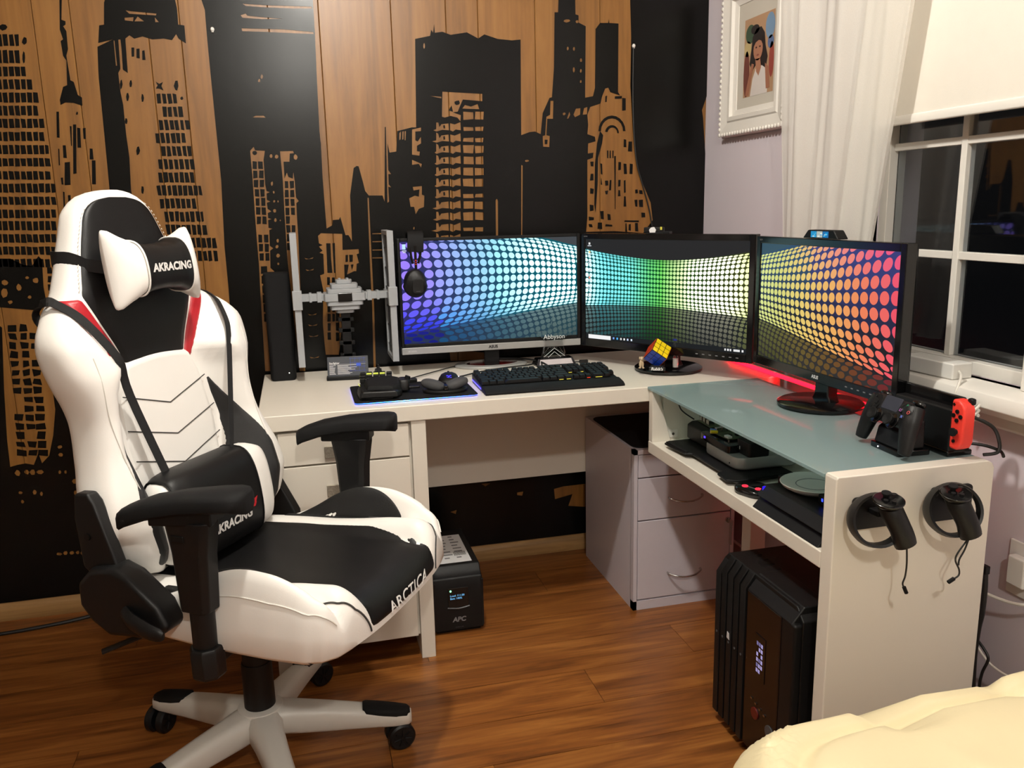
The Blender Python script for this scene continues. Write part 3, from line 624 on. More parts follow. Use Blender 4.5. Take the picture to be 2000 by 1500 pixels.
# --- backrest
WT = [(.530, .120), (.536, .165), (.55, .200), (.575, .232), (.61, .258), (.65, .276), (.69, .280), (.735, .270), (.775, .256), (.82, .245), (.866, .240), (.90, .246), (.945, .262), (.98, .270), (1.02, .271), (1.045, .259), (1.07, .234), (1.09, .205), (1.11, .187), (1.14, .170), (1.18, .150), (1.22, .132), (1.26, .116), (1.28, .105), (1.295, .091), (1.307, .072), (1.315, .05), (1.319, .03), (1.321, .010)]
XF = [(.5, -.105), (.6, -.125), (.75, -.155), (.96, -.190), (1.1, -.207), (1.3, -.247), (1.33, -.252)]
HW = [(.53, .04), (.6, .085), (.66, .098), (.72, .092), (.8, .078), (.88, .076), (.96, .080), (1.03, .066), (1.08, .034), (1.12, .016), (1.2, .010), (1.33, 0)]
YI = [(.5, .100), (.6, .115), (.72, .137), (.8, .145), (.92, .130), (.968, .108), (1.03, .145), (1.1, .182), (1.13, .19), (1.33, .2)]
TB = [(.53, .06), (.56, .09), (.8, .095), (1.0, .095), (1.1, .085), (1.2, .08), (1.27, .07), (1.31, .05), (1.321, .03)]
def back_half(y, z):
    W = max(.012, sinterp(WT, z)); s = min(1, abs(y)/W); h = interp(HW, z)*sstep((abs(y)-interp(YI, z))/.075)
    T = interp(TB, z); xf = interp(XF, z); xm = xf-T/2+h*.68; ht = T/2+h*.30
    return xm, ht*max(0, 1-s**7)**(1/2.6)
def front(y, z):
    xm, h = back_half(y, z); return xm+h
def bp(y, z, off=0):
    e = .004; x = front(y, z)
    nx = Vector((1, -(front(y+e, z)-front(y-e, z))/(2*e), -(front(y, z+e)-front(y, z-e))/(2*e))).normalized()
    return Vector((x, y, z))+nx*off
zs = []
for (a, _), (b, _) in zip(WT, WT[1:]):
    n_ = max(1, int((b-a)/.009)); zs += [lerp(a, b, k/n_) for k in range(n_)]
zs.append(1.321); cs = [math.sin(math.pi/2*k/22) for k in range(-22, 23)]; rs = []
for z in zs:
    W = max(.012, sinterp(WT, z)); fr = []; bk = []
    for c in cs:
        y = c*W; xm, h = back_half(y, z); fr.append((xm+h, y, z)); bk.append((xm-h, y, z))
    rs.append(fr+bk[-2:0:-1])
obj('backrest', MB().rings(rs), M['white_pu'], chair, smooth=70)
def back_patch(name, m, f, off, nu, nv, par=chair):
    def fn(u, v):
        y, z = f(u, v); rim = min(1, min(u, 1-u)*nu/1.6)*min(1, min(v, 1-v)*nv/1.6); return bp(y, z, off*(1.6*rim-.8))
    return obj(name, MB().grid(fn, nu, nv), m, par, smooth=70)
HPW = [(.955, .090), (1.0, .108), (1.05, .135), (1.1, .160), (1.112, .163), (1.125, .158), (1.14, .153), (1.18, .139), (1.24, .115), (1.27, .101), (1.288, .084), (1.300, .058), (1.307, .014)]
back_patch('head_panel', M['black_pu'], lambda u, v: (lambda z: (lerp(-1, 1, u)*sinterp(HPW, z), z))(lerp(.955, 1.306, 1-(1-v)**1.6)), .0045, 30, 90)
for s in (-1, 1):
    back_patch('red_trim', M['red_pu'], lambda u, v: (lambda z: (s*lerp(sinterp(HPW, z)-.006, sinterp(HPW, z)+interp([(.95, .022), (1.0, .034), (1.112, .042)], z), u), z))(lerp(.945, 1.108, v)), .006, 9, 40)
    back_patch('wing_panel', M['carbon'], lambda u, v: (lambda z: (s*(interp(YI, z)+lerp(.004, .004+interp([(.56, .085), (.65, .095), (.72, .085), (.8, .045), (.9, .004)], z), u)), z))(lerp(.56, .9, v)), .004, 10, 40)
back_patch('center_panel', M['white_pu'], lambda u, v: (lambda z: (lerp(-1, 1, u)*(interp(YI, z)-.004), z+.012*v*v*(1-(2*u-1)**2)-.012*v*v))(lerp(.55, .978, v)), .012, 30, 60)
for zc in (.86, .79, .725):
    pts = []
    for k in range(-12, 13):
        y = k/12*(interp(YI, zc+.03)-.008); z = zc+.038*abs(k)/12; pts.append(bp(y, z, .0102))
    obj('seam', MB().tube(pts, .0013, 6), M['seam'], chair)
st = MB()                    # white stitching round the head panel
edge = [(s*(sinterp(HPW, z)-.003), z) for s, z in [(-1, 1.12+.004*k) for k in range(45)]]+[(sinterp(HPW, 1.296-.004*k)-.003, 1.296-.004*k) for k in range(44)]
for (a, b), (c, d) in zip(edge[::2], edge[1::2]):
    if math.hypot(c-a, d-b) < .012: st.cyl(bp(a, b, .0035), bp(lerp(a, c, .75), lerp(b, d, .75), .0035), .0010, n=5)
o = obj('stitching', st, M['thread'], chair)
for s in (-1, 1):            # seam down each shoulder wing
    obj('seam', MB().tube(relax([bp(s*lerp(.225, .205, k/30), lerp(1.0, .66, k/30), .0004) for k in range(31)], 4), .0010, 6), M['thread'], chair)

# --- neck pillow
def pillow_fn(cx, cy, cz, L_, hh, tt, lean, e=.62):
    def pt(s, a, off=0):
        y = s*L_; H = hh(s); T_ = tt(s); ca, sa = math.cos(a), math.sin(a)
        sg = lambda q, p: math.copysign(abs(q)**p, q)
        q = Vector((sg(ca, e)*(T_+off), 0, sg(sa, .85)*(H+off)))
        return Vector((cx+q.x+lean*q.z, cy+y, cz+q.z))
    return pt
def pillow(name, pt, s0, s1, m, par, off=0, ns_=24, na=36):
    rs = [[pt(lerp(s0, s1, i/ns_), 2*math.pi*k/na, off) for k in range(na)] for i in range(ns_+1)]
    return obj(name, MB().rings(rs), m, par, smooth=75)
npil = thing('neck_pillow', 'white and black bow tie neck pillow strapped to the swivel chair headrest', 'pillow', CHO, CHA)
HH = lambda s: interp([(0, .044), (.35, .047), (.55, .055), (.75, .067), (.92, .080), (.98, .079), (1, .074)], abs(s))
TT = lambda s: interp([(0, .046), (.4, .047), (.7, .042), (.88, .026), (.96, .012), (1, .003)], abs(s))
np_ = pillow_fn(-.160, -.012, 1.160, .124, HH, TT, -.12)
pillow('pillow_cushion', np_, -1, 1, M['white_pu'], npil, 0, 40)
pillow('pillow_band', np_, -.52, .56, M['black_pu'], npil, .0025, 20)
for s in (-.52, .56): obj('piping', MB().tube([np_(s, 2*math.pi*k/36, .003) for k in range(36)], .002, 6, closed=True), M['white_pu'], npil)
def on_pillow(pt, L_, p, cz, hh, sy):
    s = p.x/L_+sy; H = hh(s)+.003; v = max(-.98, min(.98, (p.y)/H)); a = math.asin(math.copysign(abs(v)**(1/.85), v)); return pt(s, a, .0032)
obj('lettering', text2d('AKRACING', .0225, bold=.0010, shear=.1, space=1.0).map(lambda p: on_pillow(np_, .124, p, 0, HH, .035)), M['embroid'], npil, smooth=0)
pts = [Vector((-.150, -.108, 1.160))]; ZS = 1.186; Wz = sinterp(WT, ZS)
for q, zz_ in ((.86, 1.172), (.92, 1.178), (.96, 1.182), (.985, 1.185), (.997, ZS)): pts.append(Vector((front(-q*Wz, zz_)+.003, -q*Wz-.003*q, zz_)))
for q in (1.0, .99, .96, .85, .5, 0, -.5, -.85, -.96, -.99, -1.0):
    xm, h = back_half(-q*Wz, ZS); pts.append(Vector((xm-h-.003, -q*Wz-.003*math.copysign(1, q), ZS)))
for q, zz_ in ((.985, 1.185), (.92, 1.178)): pts.append(Vector((front(q*Wz, zz_)+.003, q*Wz, zz_)))
pts.append(Vector((-.16, .1, 1.165))); ctr = Vector((-.275, 0, 1.186))
obj('strap', MB().ribbon(pts, [(p-ctr).normalized() for p in pts], .026, .002), M['strap'], npil)

# --- lumbar cushion
lum = thing('lumbar_cushion', 'black lumbar cushion with white ends strapped low on the swivel chair', 'cushion', CHO, CHA)
HL = lambda s: interp([(0, .098), (.5, .098), (.75, .094), (.9, .082), (.97, .06), (1, .03)], abs(s))
TL_ = lambda s: interp([(0, .055), (.6, .054), (.8, .046), (.93, .03), (1, .006)], abs(s))
lp = pillow_fn(-.075, .004, .640, .185, HL, TL_, -.13, .55)
pillow('cushion_body', lp, -1, 1, M['white_pu'], lum, 0, 40)
pillow('cushion_cover', lp, -.84, .50, M['black_pu'], lum, .0025, 24)
for s in (-.84, .50): obj('piping', MB().tube([lp(s, 2*math.pi*k/36, .003) for k in range(36)], .0018, 6, closed=True), M['plas_d'], lum)
obj('lettering', text2d('AKRACING', .0265, bold=.0010, shear=.12).map(lambda p: on_pillow(lp, .185, Vector((p.x-.018, p.y-.038, 0)), 0, HL, .0)), M['embroid'], lum, smooth=0)
fl = MB()
for (a, b, c) in (((.0, .0), (.022, .012), (.006, .008)), ((-.002, -.008), (.016, .0), (.002, -.002))):
    fl.add([on_pillow(lp, .185, Vector((.054+q[0], -.020+q[1], 0)), 0, HL, 0) for q in (a, (b[0]*.6, a[1]-.001), b, c)], [(0, 1, 2, 3)])
obj('flame_mark', fl, M['redmark'], lum, smooth=0)
def back_strap(px, wdt, k0=None):
    pts = [bp(y, z, .004) for y, z in px]; pts = catmull(pts, 5)
    e = .01; ups = [Vector((1, 0, .15)) for _ in pts]
    return pts, ups
def lay(pxs, x0, dy, off):
    q = catmull([Vector((0, p.y, p.z)) for p in [ch_px(u, v, x0) for u, v in pxs]], 6)
    return [bp(p.y+dy(k/len(q)), p.z, off(k/len(q))) for k, p in enumerate(q)]
lead = catmull([Vector((-.30, -.17, 1.04)), Vector((-.30, -.2, 1.075)), Vector((-.265, -.207, 1.100))], 4)
pts = lead+lay(((140, 590), (158, 597), (180, 640), (204, 690), (225, 735)), -.09, lambda t: -.026*(1-sstep((t-.5)/.5)), lambda t: .010)
pts = relax(pts+[pts[-1].lerp(ch_px(325, 925, -.07), k/6) for k in range(1, 7)], 5)+[Vector((-.085, -.09, .70))]
obj('strap', MB().ribbon(pts, Vector((1, -.25, .3)), .018, .002), M['strap'], lum)
lead = catmull([Vector((-.30, .19, 1.03)), Vector((-.29, .215, 1.07)), Vector((-.235, .222, 1.088))], 4)
pts = lead+lay(((441, 580), (442, 610), (443, 640)), -.055, lambda t: 0, lambda t: .010)
pts = relax(pts+[pts[-1].lerp(ch_px(452, 872, -.045), k/8) for k in range(1, 9)], 4)+[Vector((-.085, .12, .69))]
obj('strap', MB().ribbon(pts, Vector((1, .15, .3)), .017, .002), M['strap'], lum)

# --- recliner brackets
for s in (-1, 1):
    y0, y1 = s*.268, s*.296
    pl = [(-.150, .750), (-.118, .752), (-.104, .735), (-.06, .60), (-.10, .56), (-.15, .60), (-.158, .70)]
    if s > 0: pl = [(-.15, .62), (-.11, .62), (-.05, .52), (-.05, .47), (-.12, .48)]
    obj('recline_arm', MB().prism(pl, y0, y1, 'y'), M['plas'], chair, bevel=.006)
    if s > 0: continue
    obj('recline_cover', MB().prism([(-.150, .575), (-.115, .608), (-.062, .617), (-.025, .604), (.040, .552), (.060, .508), (.035, .490), (-.005, .480), (-.085, .474), (-.125, .498), (-.150, .530)], s*.262, s*.318, 'y'), M['plas'], chair, bevel=.012, seg=3)
    obj('bolt', MB().cyl((-.128, y1-s*.001, .665), (-.128, y1+s*.0025, .665), .007, n=14), M['plas_d'], chair)
    obj('recline_lever', MB().tube(catmull([(-.035, -.320, .535), (-.01, -.330, .525), (.03, -.334, .512), (.062, -.332, .505)], 5), [.014, .014, .0145, .015, .0155, .016, .0165, .0165, .0165, .0165, .016, .016, .015, .014, .012, .008], 12, flat=.6, up=(0, 1, 0)), M['plas'], chair)
# --- arms
Z_PAD = .745
def armrest(s, yaw, tilt):
    yc = s*.288
    post = obj('arm_sleeve', MB().rings([[(.115+dx*hw, yc+dy*.024, z) for dx, dy in ((-1, -.6), (-.7, -1), (.7, -1), (1, -.6), (1, .6), (.7, 1), (-.7, 1), (-1, .6))] for hw, z in ((.032, .548), (.034, .57), (.040, .66), (.050, .715), (.050, .725))]), M['plas'], chair, bevel=.003)
    obj('arm_button', MB().bx(.085, .115, yc+s*.022-.004, yc+s*.022+.004, .685, .70), M['plas_d'], chair, bevel=.003)
    obj('arm_tube', MB().cyl((.118, yc, .44), (.118, yc, .56), .0225, n=24), M['plas'], chair)
    obj('arm_foot', MB().rings([[(.12+.033*math.cos(2*math.pi*k/8+.39)*q, yc+.033*math.sin(2*math.pi*k/8+.39)*q, z) for k in range(8)] for q, z in ((.8, .412), (1, .42), (1, .468), (.9, .475))]), M['plas'], chair, bevel=.002)
    obj('arm_bracket', MB().bx(.095, .145, min(yc, s*.05), max(yc, s*.05), .437, .452), M['plas'], chair, bevel=.003)
    c, sn = math.cos(yaw), math.sin(yaw); rs = []
    for x, hw, dz in ((-.135, .020, -.012), (-.13, .034, -.010), (-.115, .041, -.004), (-.07, .043, .006), (0, .045, .012), (.07, .049, .013), (.105, .051, .012), (.122, .046, .010), (.130, .034, .007), (.133, .018, .004)):
        ring = []
        for t, z in ((-1, -.012), (-1, .006), (-.82, .014), (0, .017), (.82, .014), (1, .006), (1, -.012), (.8, -.018), (-.8, -.018)):
            yy = t*hw; ring.append((.105+.92*x*c-.84*yy*sn, yc+.92*x*sn+.84*yy*c, Z_PAD+dz*1.1+z+tilt*x))
        rs.append(ring)
    obj('arm_pad', MB().rings(rs), M['rub'], chair, smooth=45)
    obj('pad_plate', MB().prism([(.105+x*c-y*sn, yc+x*sn+y*c) for x, y in ((-.06, -.028), (.06, -.028), (.06, .028), (-.06, .028))], .718, .745, 'z'), M['plas_d'], chair, bevel=.004)
armrest(-1, math.radians(13), .06); armrest(1, math.radians(15), .06)

# ================================================================== MONITORS
M['red_refl'] = mat('painted red reflection', (120, 16, 20), .25, noise=.05)  # red reflection at the stand's foot, put into the disc's own colour
def make_attr_mesh(name, polys, cols, m, parent):
    me = bpy.data.meshes.new(name); vs, fs, vc = [], [], []
    for p, c in zip(polys, cols):
        o = len(vs); vs += [tuple(q) for q in p]; fs.append(tuple(range(o, o+len(p)))); vc += [c]*len(p)
    me.from_pydata(vs, [], fs); a = me.attributes.new('tint', 'FLOAT_COLOR', 'POINT')
    a.data.foreach_set('color', [x for c in vc for x in (c[0], c[1], c[2], 1)])
    me.materials.append(m); return link(name, me, parent)
M['scr_dots'] = emit('screen picture', (255, 255, 255), 1.0, 'tint')
BOT = [(0, .93), (.25, .865), (.5, .795), (.75, .725), (1, .67), (1.25, .642), (1.5, .632), (1.75, .65), (2, .678), (2.25, .74), (2.5, .81), (2.75, .87), (3, .93)]
TOP = [(0, -.17), (.25, -.14), (.5, -.09), (.8, 0), (1, .09), (1.25, .155), (1.5, .186), (1.75, .16), (2, .095), (2.25, .01), (2.5, -.11), (2.75, -.26), (3, -.42)]
CLR = [(0, (.36, .22, 1)), (.15, (.36, .30, 1)), (.35, (.36, .60, 1)), (.55, (.40, .90, 1)), (.75, (.62, 1, 1)), (1.0, (.62, 1, 1)), (1.1, (.25, .9, 1)), (1.3, (.25, .95, .9)), (1.42, (.16, .75, .25)), (1.5, (.2, .8, .15)), (1.6, (.75, 1, .45)), (1.75, (1, 1, .8)), (1.9, (1, 1, .72)), (2.0, (.85, .95, .35)), (2.15, (.80, .82, .25)), (2.35, (.95, .72, .2)), (2.6, (1, .50, .14)), (2.8, (1, .26, .12)), (3, (1, .1, .16))]
def clr(U):
    for (a, c), (b, d) in zip(CLR, CLR[1:]):
        if U <= b: t = max(0, (U-a)/(b-a)); return [lerp(c[i], d[i], t) for i in range(3)]
    return CLR[-1][1]
cols_U = []; U = -.45
while U < 3.45:
    d = abs(U-1.45); cols_U.append(U); U += .0194+.0095*d+.0155*d*d
NR = 14
def wall_pt(ci, fr, refl):
    "point of the curved dotted wall: column index ci, height fr 0..1 from its foot; -> (U, v)"
    i0 = max(0, min(len(cols_U)-2, int(math.floor(ci)))); Uc = lerp(cols_U[i0], cols_U[i0+1], ci-i0)
    g = .5+.5*math.sin(math.pi*(fr-.5)*.80)/math.sin(math.pi*.40)
    b, t = sinterp(BOT, Uc), sinterp(TOP, Uc); d = Uc-1.45
    w_ = 2*fr-1
    return Uc+math.copysign(.085*abs(d)**1.6, d)*w_*w_, (b-g*(b-t)) if not refl else b+.008+g*(b-t)*.95
def wallpaper(k, Wd, Ht, parent, off):
    polys, cc = [], []; na = 16
    for i in range(1, len(cols_U)-1):
        Uc = cols_U[i]
        if not (k-.35 < Uc < k+1.35): continue
        for refl in (0, 1):
            for j in range(NR):
                fr = (j+.5)/NR; a0, v = wall_pt(i, fr, refl)
                if v < -.12 or v > 1.12 or not (k-.08 < a0 < k+1.08): continue
                p1, p2 = wall_pt(i+.5, fr, refl), wall_pt(i-.5, fr, refl); q1, q2 = wall_pt(i, fr+.5/NR, refl), wall_pt(i, fr-.5/NR, refl)
                ex, ey = (p1[0]-p2[0], p1[1]-p2[1]), (q1[0]-q2[0], q1[1]-q2[1])
                c = clr(a0); g = 1.0
                edge = abs(2*fr-1)**3
                if k == 0:
                    bl = sstep((v-.45)/.4)*(1-sstep((a0-.1)/.8)); c = [lerp(c[0], .04, bl), lerp(c[1], .06 if a0 < .2 else .40, bl), 1]
                hot = sstep((a0-.45)/.35)*(1-sstep((a0-1.05)/.12))+sstep((a0-1.58)/.12)*(1-sstep((a0-1.99)/.04))
                g = (1.0+.75*hot)*(1-.35*edge)
                if k == 2:
                    tp = sstep((.35-v)/.5)*sstep((a0-2.15)/.5); c = [c[0], lerp(c[1], max(.12, c[1]*.55), tp), lerp(c[2], .30, tp)]; g = .85
                if refl: g = (.24 if k != 2 else .17)*(1-.75*min(1, fr*1.6))
                col = [x*g for x in c]; pl = []
                for q in range(na):
                    an = 2*math.pi*q/na; ca, sa = math.cos(an)*.425, math.sin(an)*.425
                    pl.append((min(1, max(0, a0-k+ex[0]*ca+ey[0]*sa)), min(1, max(0, v+ex[1]*ca+ey[1]*sa))))
                if max(p[0] for p in pl)-min(p[0] for p in pl) < .002 or max(p[1] for p in pl)-min(p[1] for p in pl) < .003: continue
                polys.append([((p[0]-.5)*Wd, -off, (.5-p[1])*Ht) for p in pl]); cc.append(col)
    return polys, cc
def bgcol(k, a, v):
    t, b = sinterp(TOP, k+a), sinterp(BOT, k+a)
    if v < t: return [(.055, .062, .07), (.022, .022, .023), (.04, .085, .12)][k]
    if v > b: return [(.028, .042, .062), (.014, .017, .018), (.028, .026, .026)][k] if k != 0 else [lerp(p, q, a) for p, q in zip((.02, .03, .09), (.02, .06, .075))]
    if k == 0: return [lerp(p, q, sstep(a*1.1)) for p, q in zip((.030, .028, .14), (.0, .11, .15))]
    if k == 1: return [lerp(p, q, a*2) for p, q in zip((.0, .075, .09), (.0, .07, .01))] if a < .5 else [lerp(p, q, a*2-1) for p, q in zip((.0, .07, .01), (.05, .055, .015))]
    return [lerp(p, q, sstep(v/.75)) for p, q in zip((.045, .05, .19) if a > .4 else (.03, .075, .15), (.016, .016, .02))]
def rect(x0, x1, z0, z1, Wd, Ht, off): return [((x-.5)*Wd, -off, (.5-z)*Ht) for x, z in ((x0, z0), (x1, z0), (x1, z1), (x0, z1))]
def monitor(k, c, ang, Wd, Ht, label, base_c, silver=False):
    t = thing('monitor', label, 'monitor', (c[0], c[1], ZD if k < 2 else ZG), ang); zc = c[2]-(ZD if k < 2 else ZG)
    L = lambda name, mb, m, par=t, **q: obj(name, mb.map(lambda p: (p.x, p.y, p.z+zc)), m, par, **q)
    bz, bt, bb = (.010, .010, .012) if silver else (.019, .019, .026)
    W2, H2 = Wd/2, Ht/2
    fr = MB().bx(-W2-bz, -W2, -.008, .02, -H2-bb, H2+bt).bx(W2, W2+bz, -.008, .02, -H2-bb, H2+bt).bx(-W2, W2, -.008, .02, H2, H2+bt).bx(-W2, W2, -.008, .02, -H2-bb, -H2)
    L('bezel', fr, M['plas_d'] if silver else M['plas_g'], bevel=.002)
    L('back_shell', MB().rings([[(x*(W2+bz)*q, yy, z*(H2+bt)*q) for x, z in ((-1, -1), (1, -1), (1, 1), (-1, 1))] for q, yy in ((1, .018), (.98, .028), (.6, .045), (.55, .048))]), M['plas'], bevel=.003)
    scr = L('screen', MB().bx(-W2, W2, -.003, .01, -H2, H2), emit('screen base %d' % k, (0, 0, 0), 0))
    polys, cc = [], []
    for i in range(24):
        for r in range(10):
            sec = []
            for a in (i/24, (i+1)/24):
                t_, b_ = [min(1, max(0, sinterp(T_, k+a))) for T_ in (TOP, BOT)]
                sec.append([0, t_]+[lerp(t_, b_, q/8) for q in range(1, 9)]+[1])
            A_, B_ = sec
            if max(A_[r+1]-A_[r], B_[r+1]-B_[r]) < 1e-4: continue
            am, vm = (i+.5)/24, (A_[r]+A_[r+1]+B_[r]+B_[r+1])/4
            polys.append([((a-.5)*Wd, -.0032, (.5-v)*Ht) for a, v in ((i/24, A_[r]), ((i+1)/24, B_[r]), ((i+1)/24, B_[r+1]), (i/24, A_[r+1]))]); cc.append(bgcol(k, am, vm))
    p2, c2 = wallpaper(k, Wd, Ht, t, .0036); polys += p2; cc += c2
    wt = (.9, .95, 1)
    if k == 0:
        polys += [rect(.012, .030, .025, .075, Wd, Ht, .004), rect(.010, .034, .085, .092, Wd, Ht, .004), rect(.014, .030, .10, .107, Wd, Ht, .004)]; cc += [(.55, .85, 1), wt, wt]
    if k == 1:
        ic = [(.028, .03+.085*q) for q in range(7)]
        for q, (a, v) in enumerate(ic):
            polys += [rect(a-.006, a+.006, v, v+.022, Wd, Ht, .004), rect(a-.013, a+.013, v+.03, v+.037, Wd, Ht, .004)]; cc += [[(.8, .8, .8), (.95, .75, .3), (.8, .9, 1), (.9, .9, .9), (.9, .3, .2), (.85, .9, 1), (1, 1, 1)][q], (.75, .8, .85)]
        polys.append(rect(0, 1, .955, 1, Wd, Ht, .0042)); cc.append((.012, .014, .016))
        polys.append(rect(.02, .175, .96, 1, Wd, Ht, .0045)); cc.append((.9, .9, .9))
        for a, c_ in ((.19, (.2, .4, .9)), (.215, (.1, .5, .95)), (.24, (.8, .8, .8)), (.262, (.9, .9, .9)), (.285, (.6, .7, .9)), (.31, (.7, .8, .9))): polys.append(rect(a, a+.010, .968, .988, Wd, Ht, .0045)); cc.append(c_)
        for a, b_ in ((.88, .888), (.895, .905), (.91, .918), (.93, .965), (.975, .985)): polys.append(rect(a, b_, .966, .986, Wd, Ht, .0045)); cc.append((.8, .8, .8))
    o = make_attr_mesh('screen_picture', polys, cc, M['scr_dots'], scr); o.location = (0, 0, zc)
    if silver:
        L('chin', MB().bx(-W2-bz, W2+bz, -.010, .022, -H2-bb-.022, -H2-bb), M['silver'], bevel=.002)
        L('lettering', text2d('ASUS', .013, bold=.0005).map(lambda p: (p.x, -.0106, p.y-H2-bb-.011)), M['plas_d'], smooth=0)
        L('lettering', text2d('4K HDMI', .007, align='LEFT').map(lambda p: (p.x-W2+.01, -.0106, p.y-H2-bb-.012)), M['inkw'], smooth=0)
        zb = -zc
        obj('stand_ring', MB().rings([[(.0+rr*math.cos(2*math.pi*q/48)*1.0, base_c[1]+rr*.62*math.sin(2*math.pi*q/48), z) for q in range(48)] for rr, z in ((.088, .003), (.085, .0), (.120, .0), (.123, .003), (.123, .006), (.119, .009), (.090, .011), (.088, .008))], closed=True), mat('satin silver', (165, 165, 162), .35, metal=.25), t)
        obj('stand_disc', MB().cyl((0, base_c[1], .001), (0, base_c[1], .004), .086, n=40).map(lambda p: (p.x, base_c[1]+(p.y-base_c[1])*.62, p.z)), M['red_refl'], t)
        obj('stand_neck', MB().bx(-.025, .025, .015, .028, .004, .12).bx(-.03, .03, .01, .03, .09, .2), M['plas_d'], t, bevel=.003)
        obj('stand_support', MB().bx(-.018, .018, base_c[1], .03, .004, .018), M['silver'], t, bevel=.002)
    else:
        L('lettering', text2d('ASUS', .012, bold=.0005, shear=.1).map(lambda p: (p.x, -.0084, p.y-H2-bb*.5)), M['inkw'], smooth=0)
        L('lettering', text2d('HDMI', .006, align='LEFT').map(lambda p: (p.x-W2-.004, -.0084, p.y+H2+bt*.5)), M['ink'], smooth=0)
        bt_ = MB()
        for q in range(7): bt_.bx(W2*.45+q*.022-.004, W2*.45+q*.022+.004, -.0088, -.0082, -H2-bb*.55, -H2-bb*.45)
        L('button_marks', bt_, M['ink'], smooth=0)
        obj('base_disc', MB().lathe([(0, 0), (.098, 0), (.106, .004), (.106, .010), (.100, .014), (.0, .016)], (base_c[0], base_c[1], .0005), 56), M['plas_g'], t)
        obj('stand_neck', MB().rings([[(x*w_, y_, z) for x, y_ in ((-1, base_c[1]-.0), (1, base_c[1]-.0), (1, base_c[1]+.03), (-1, base_c[1]+.03))] for w_, z in ((.04, .012), (.028, .03), (.028, .15), (.035, .2))]), M['plas_g'], t, bevel=.004)
    return t
mon1 = monitor(0, (-.8365, -.178, 1.006), math.radians(-2.0), .575, .3235, 'widest monitor with silver chin, showing violet and blue dots', (0, .04), True)
mon2 = monitor(1, (-.359, -.441, .9965), math.radians(-55.9), .575, .323, 'monitor in the desk corner with green dots, puzzle cube on its base', (0, .045))
mon3 = monitor(2, (-.183, -1.0015, .9975), math.radians(-89.4), .555, .312, 'monitor on the glass side desk showing yellow to red dots', (0, .012))

# ================================================================== THINGS ON THE LONG DESK
def rpoly(w_, h_, r, n=6, c=(0, 0)):
    return [(c[0]+sx*(w_/2-r)+r*math.cos(math.radians(a0+90*k/n)), c[1]+sy*(h_/2-r)+r*math.sin(math.radians(a0+90*k/n))) for sx, sy, a0 in ((1, 1, 0), (-1, 1, 90), (-1, -1, 180), (1, -1, 270)) for k in range(n+1)]
# tower speaker
t = thing('tower_speaker', 'slim black tower speaker standing at the open end of the long desk', 'speaker', (-1.505, -.118, ZD))
obj('cabinet', MB().rings([[(x*q, y, z) for x, y in rpoly(.078, .092, .014)] for q, z in ((.94, .004), (1, .008), (1, .328), (.95, .334))]), M['rub'], t)
obj('foot_plate', MB().prism(rpoly(.07, .084, .012), 0, .005, 'z'), M['plas_d'], t)
obj('status_light', MB().cyl((.018, -.0455, .025), (.018, -.0475, .025), .0016, n=10), emit('white led', (255, 250, 240), 3), t)
# brick built model on a stand (plain generic craft)
t = thing('model_spacecraft', 'light grey brick built model craft with two tall upright panels on black stand', 'model', (-1.302, -.135, ZD))
pod = MB()
for w_, d_, z0, z1 in ((.056, .056, .203, .214), (.092, .076, .214, .228), (.112, .088, .228, .242), (.128, .094, .242, .266), (.108, .088, .266, .280), (.084, .076, .280, .294), (.050, .050, .294, .306)): pod.prism(rpoly(w_, d_, .012, 2), z0, z1, 'z')
pd = obj('pod', pod, M['grey'], t, bevel=.0015)
obj('pod_window', MB().bx(-.022, .022, -.0495, -.044, .240, .268), M['plas_g'], pd, bevel=.003)
stu = MB()
for x in (-.012, .012):
    for y in (-.014, .014): stu.cyl((x, y, .306), (x, y, .310), .004, n=10)
o = obj('studs', stu, M['grey'], pd); o['kind'] = 'stuff'
for s in (-1, 1):
    bm_ = obj('beam', MB().bx(min(s*.04, s*.138), max(s*.04, s*.138), -.017, .017, .243, .265).bx(min(s*.07, s*.084), max(s*.07, s*.084), -.021, .021, .239, .269).bx(min(s*.10, s*.108), max(s*.10, s*.108), -.020, .020, .240, .268), M['grey'], t, bevel=.001)
    x = s*.144; tl = -.012*s
    pn = obj('side_panel', MB().bx(x-.010, x+.010, -.082, -.066, .048, .454).bx(x-.010, x+.010, .066, .082, .048, .454).bx(x-.010, x+.010, -.066, .066, .048, .062).bx(x-.010, x+.010, -.066, .066, .44, .454).bx(x-.013, x+.013, -.085, .085, .244, .264).bx(x-.014, x+.014, -.088, -.06, .225, .283), M['grey'], t, bevel=.0015)
    obj('panel_infill', MB().bx(x-.003, x+.003, -.066, .066, .062, .44), M['dgrey'], pn)
    for k in range(6): obj('panel_rib', MB().bx(x-.006, x+.006, -.066, .066, .085+k*.062, .09+k*.062), M['dgrey'], pn)
stn = MB().bx(-.045, .045, -.05, .05, 0, .012).bx(-.014, .014, -.012, .012, .012, .205).bx(-.03, .03, -.02, .02, .012, .03)
for z in (.06, .1, .14, .175): stn.bx(-.024, .024, -.012, .012, z, z+.012)
obj('stand', stn, M['plas_d'], t, bevel=.001)
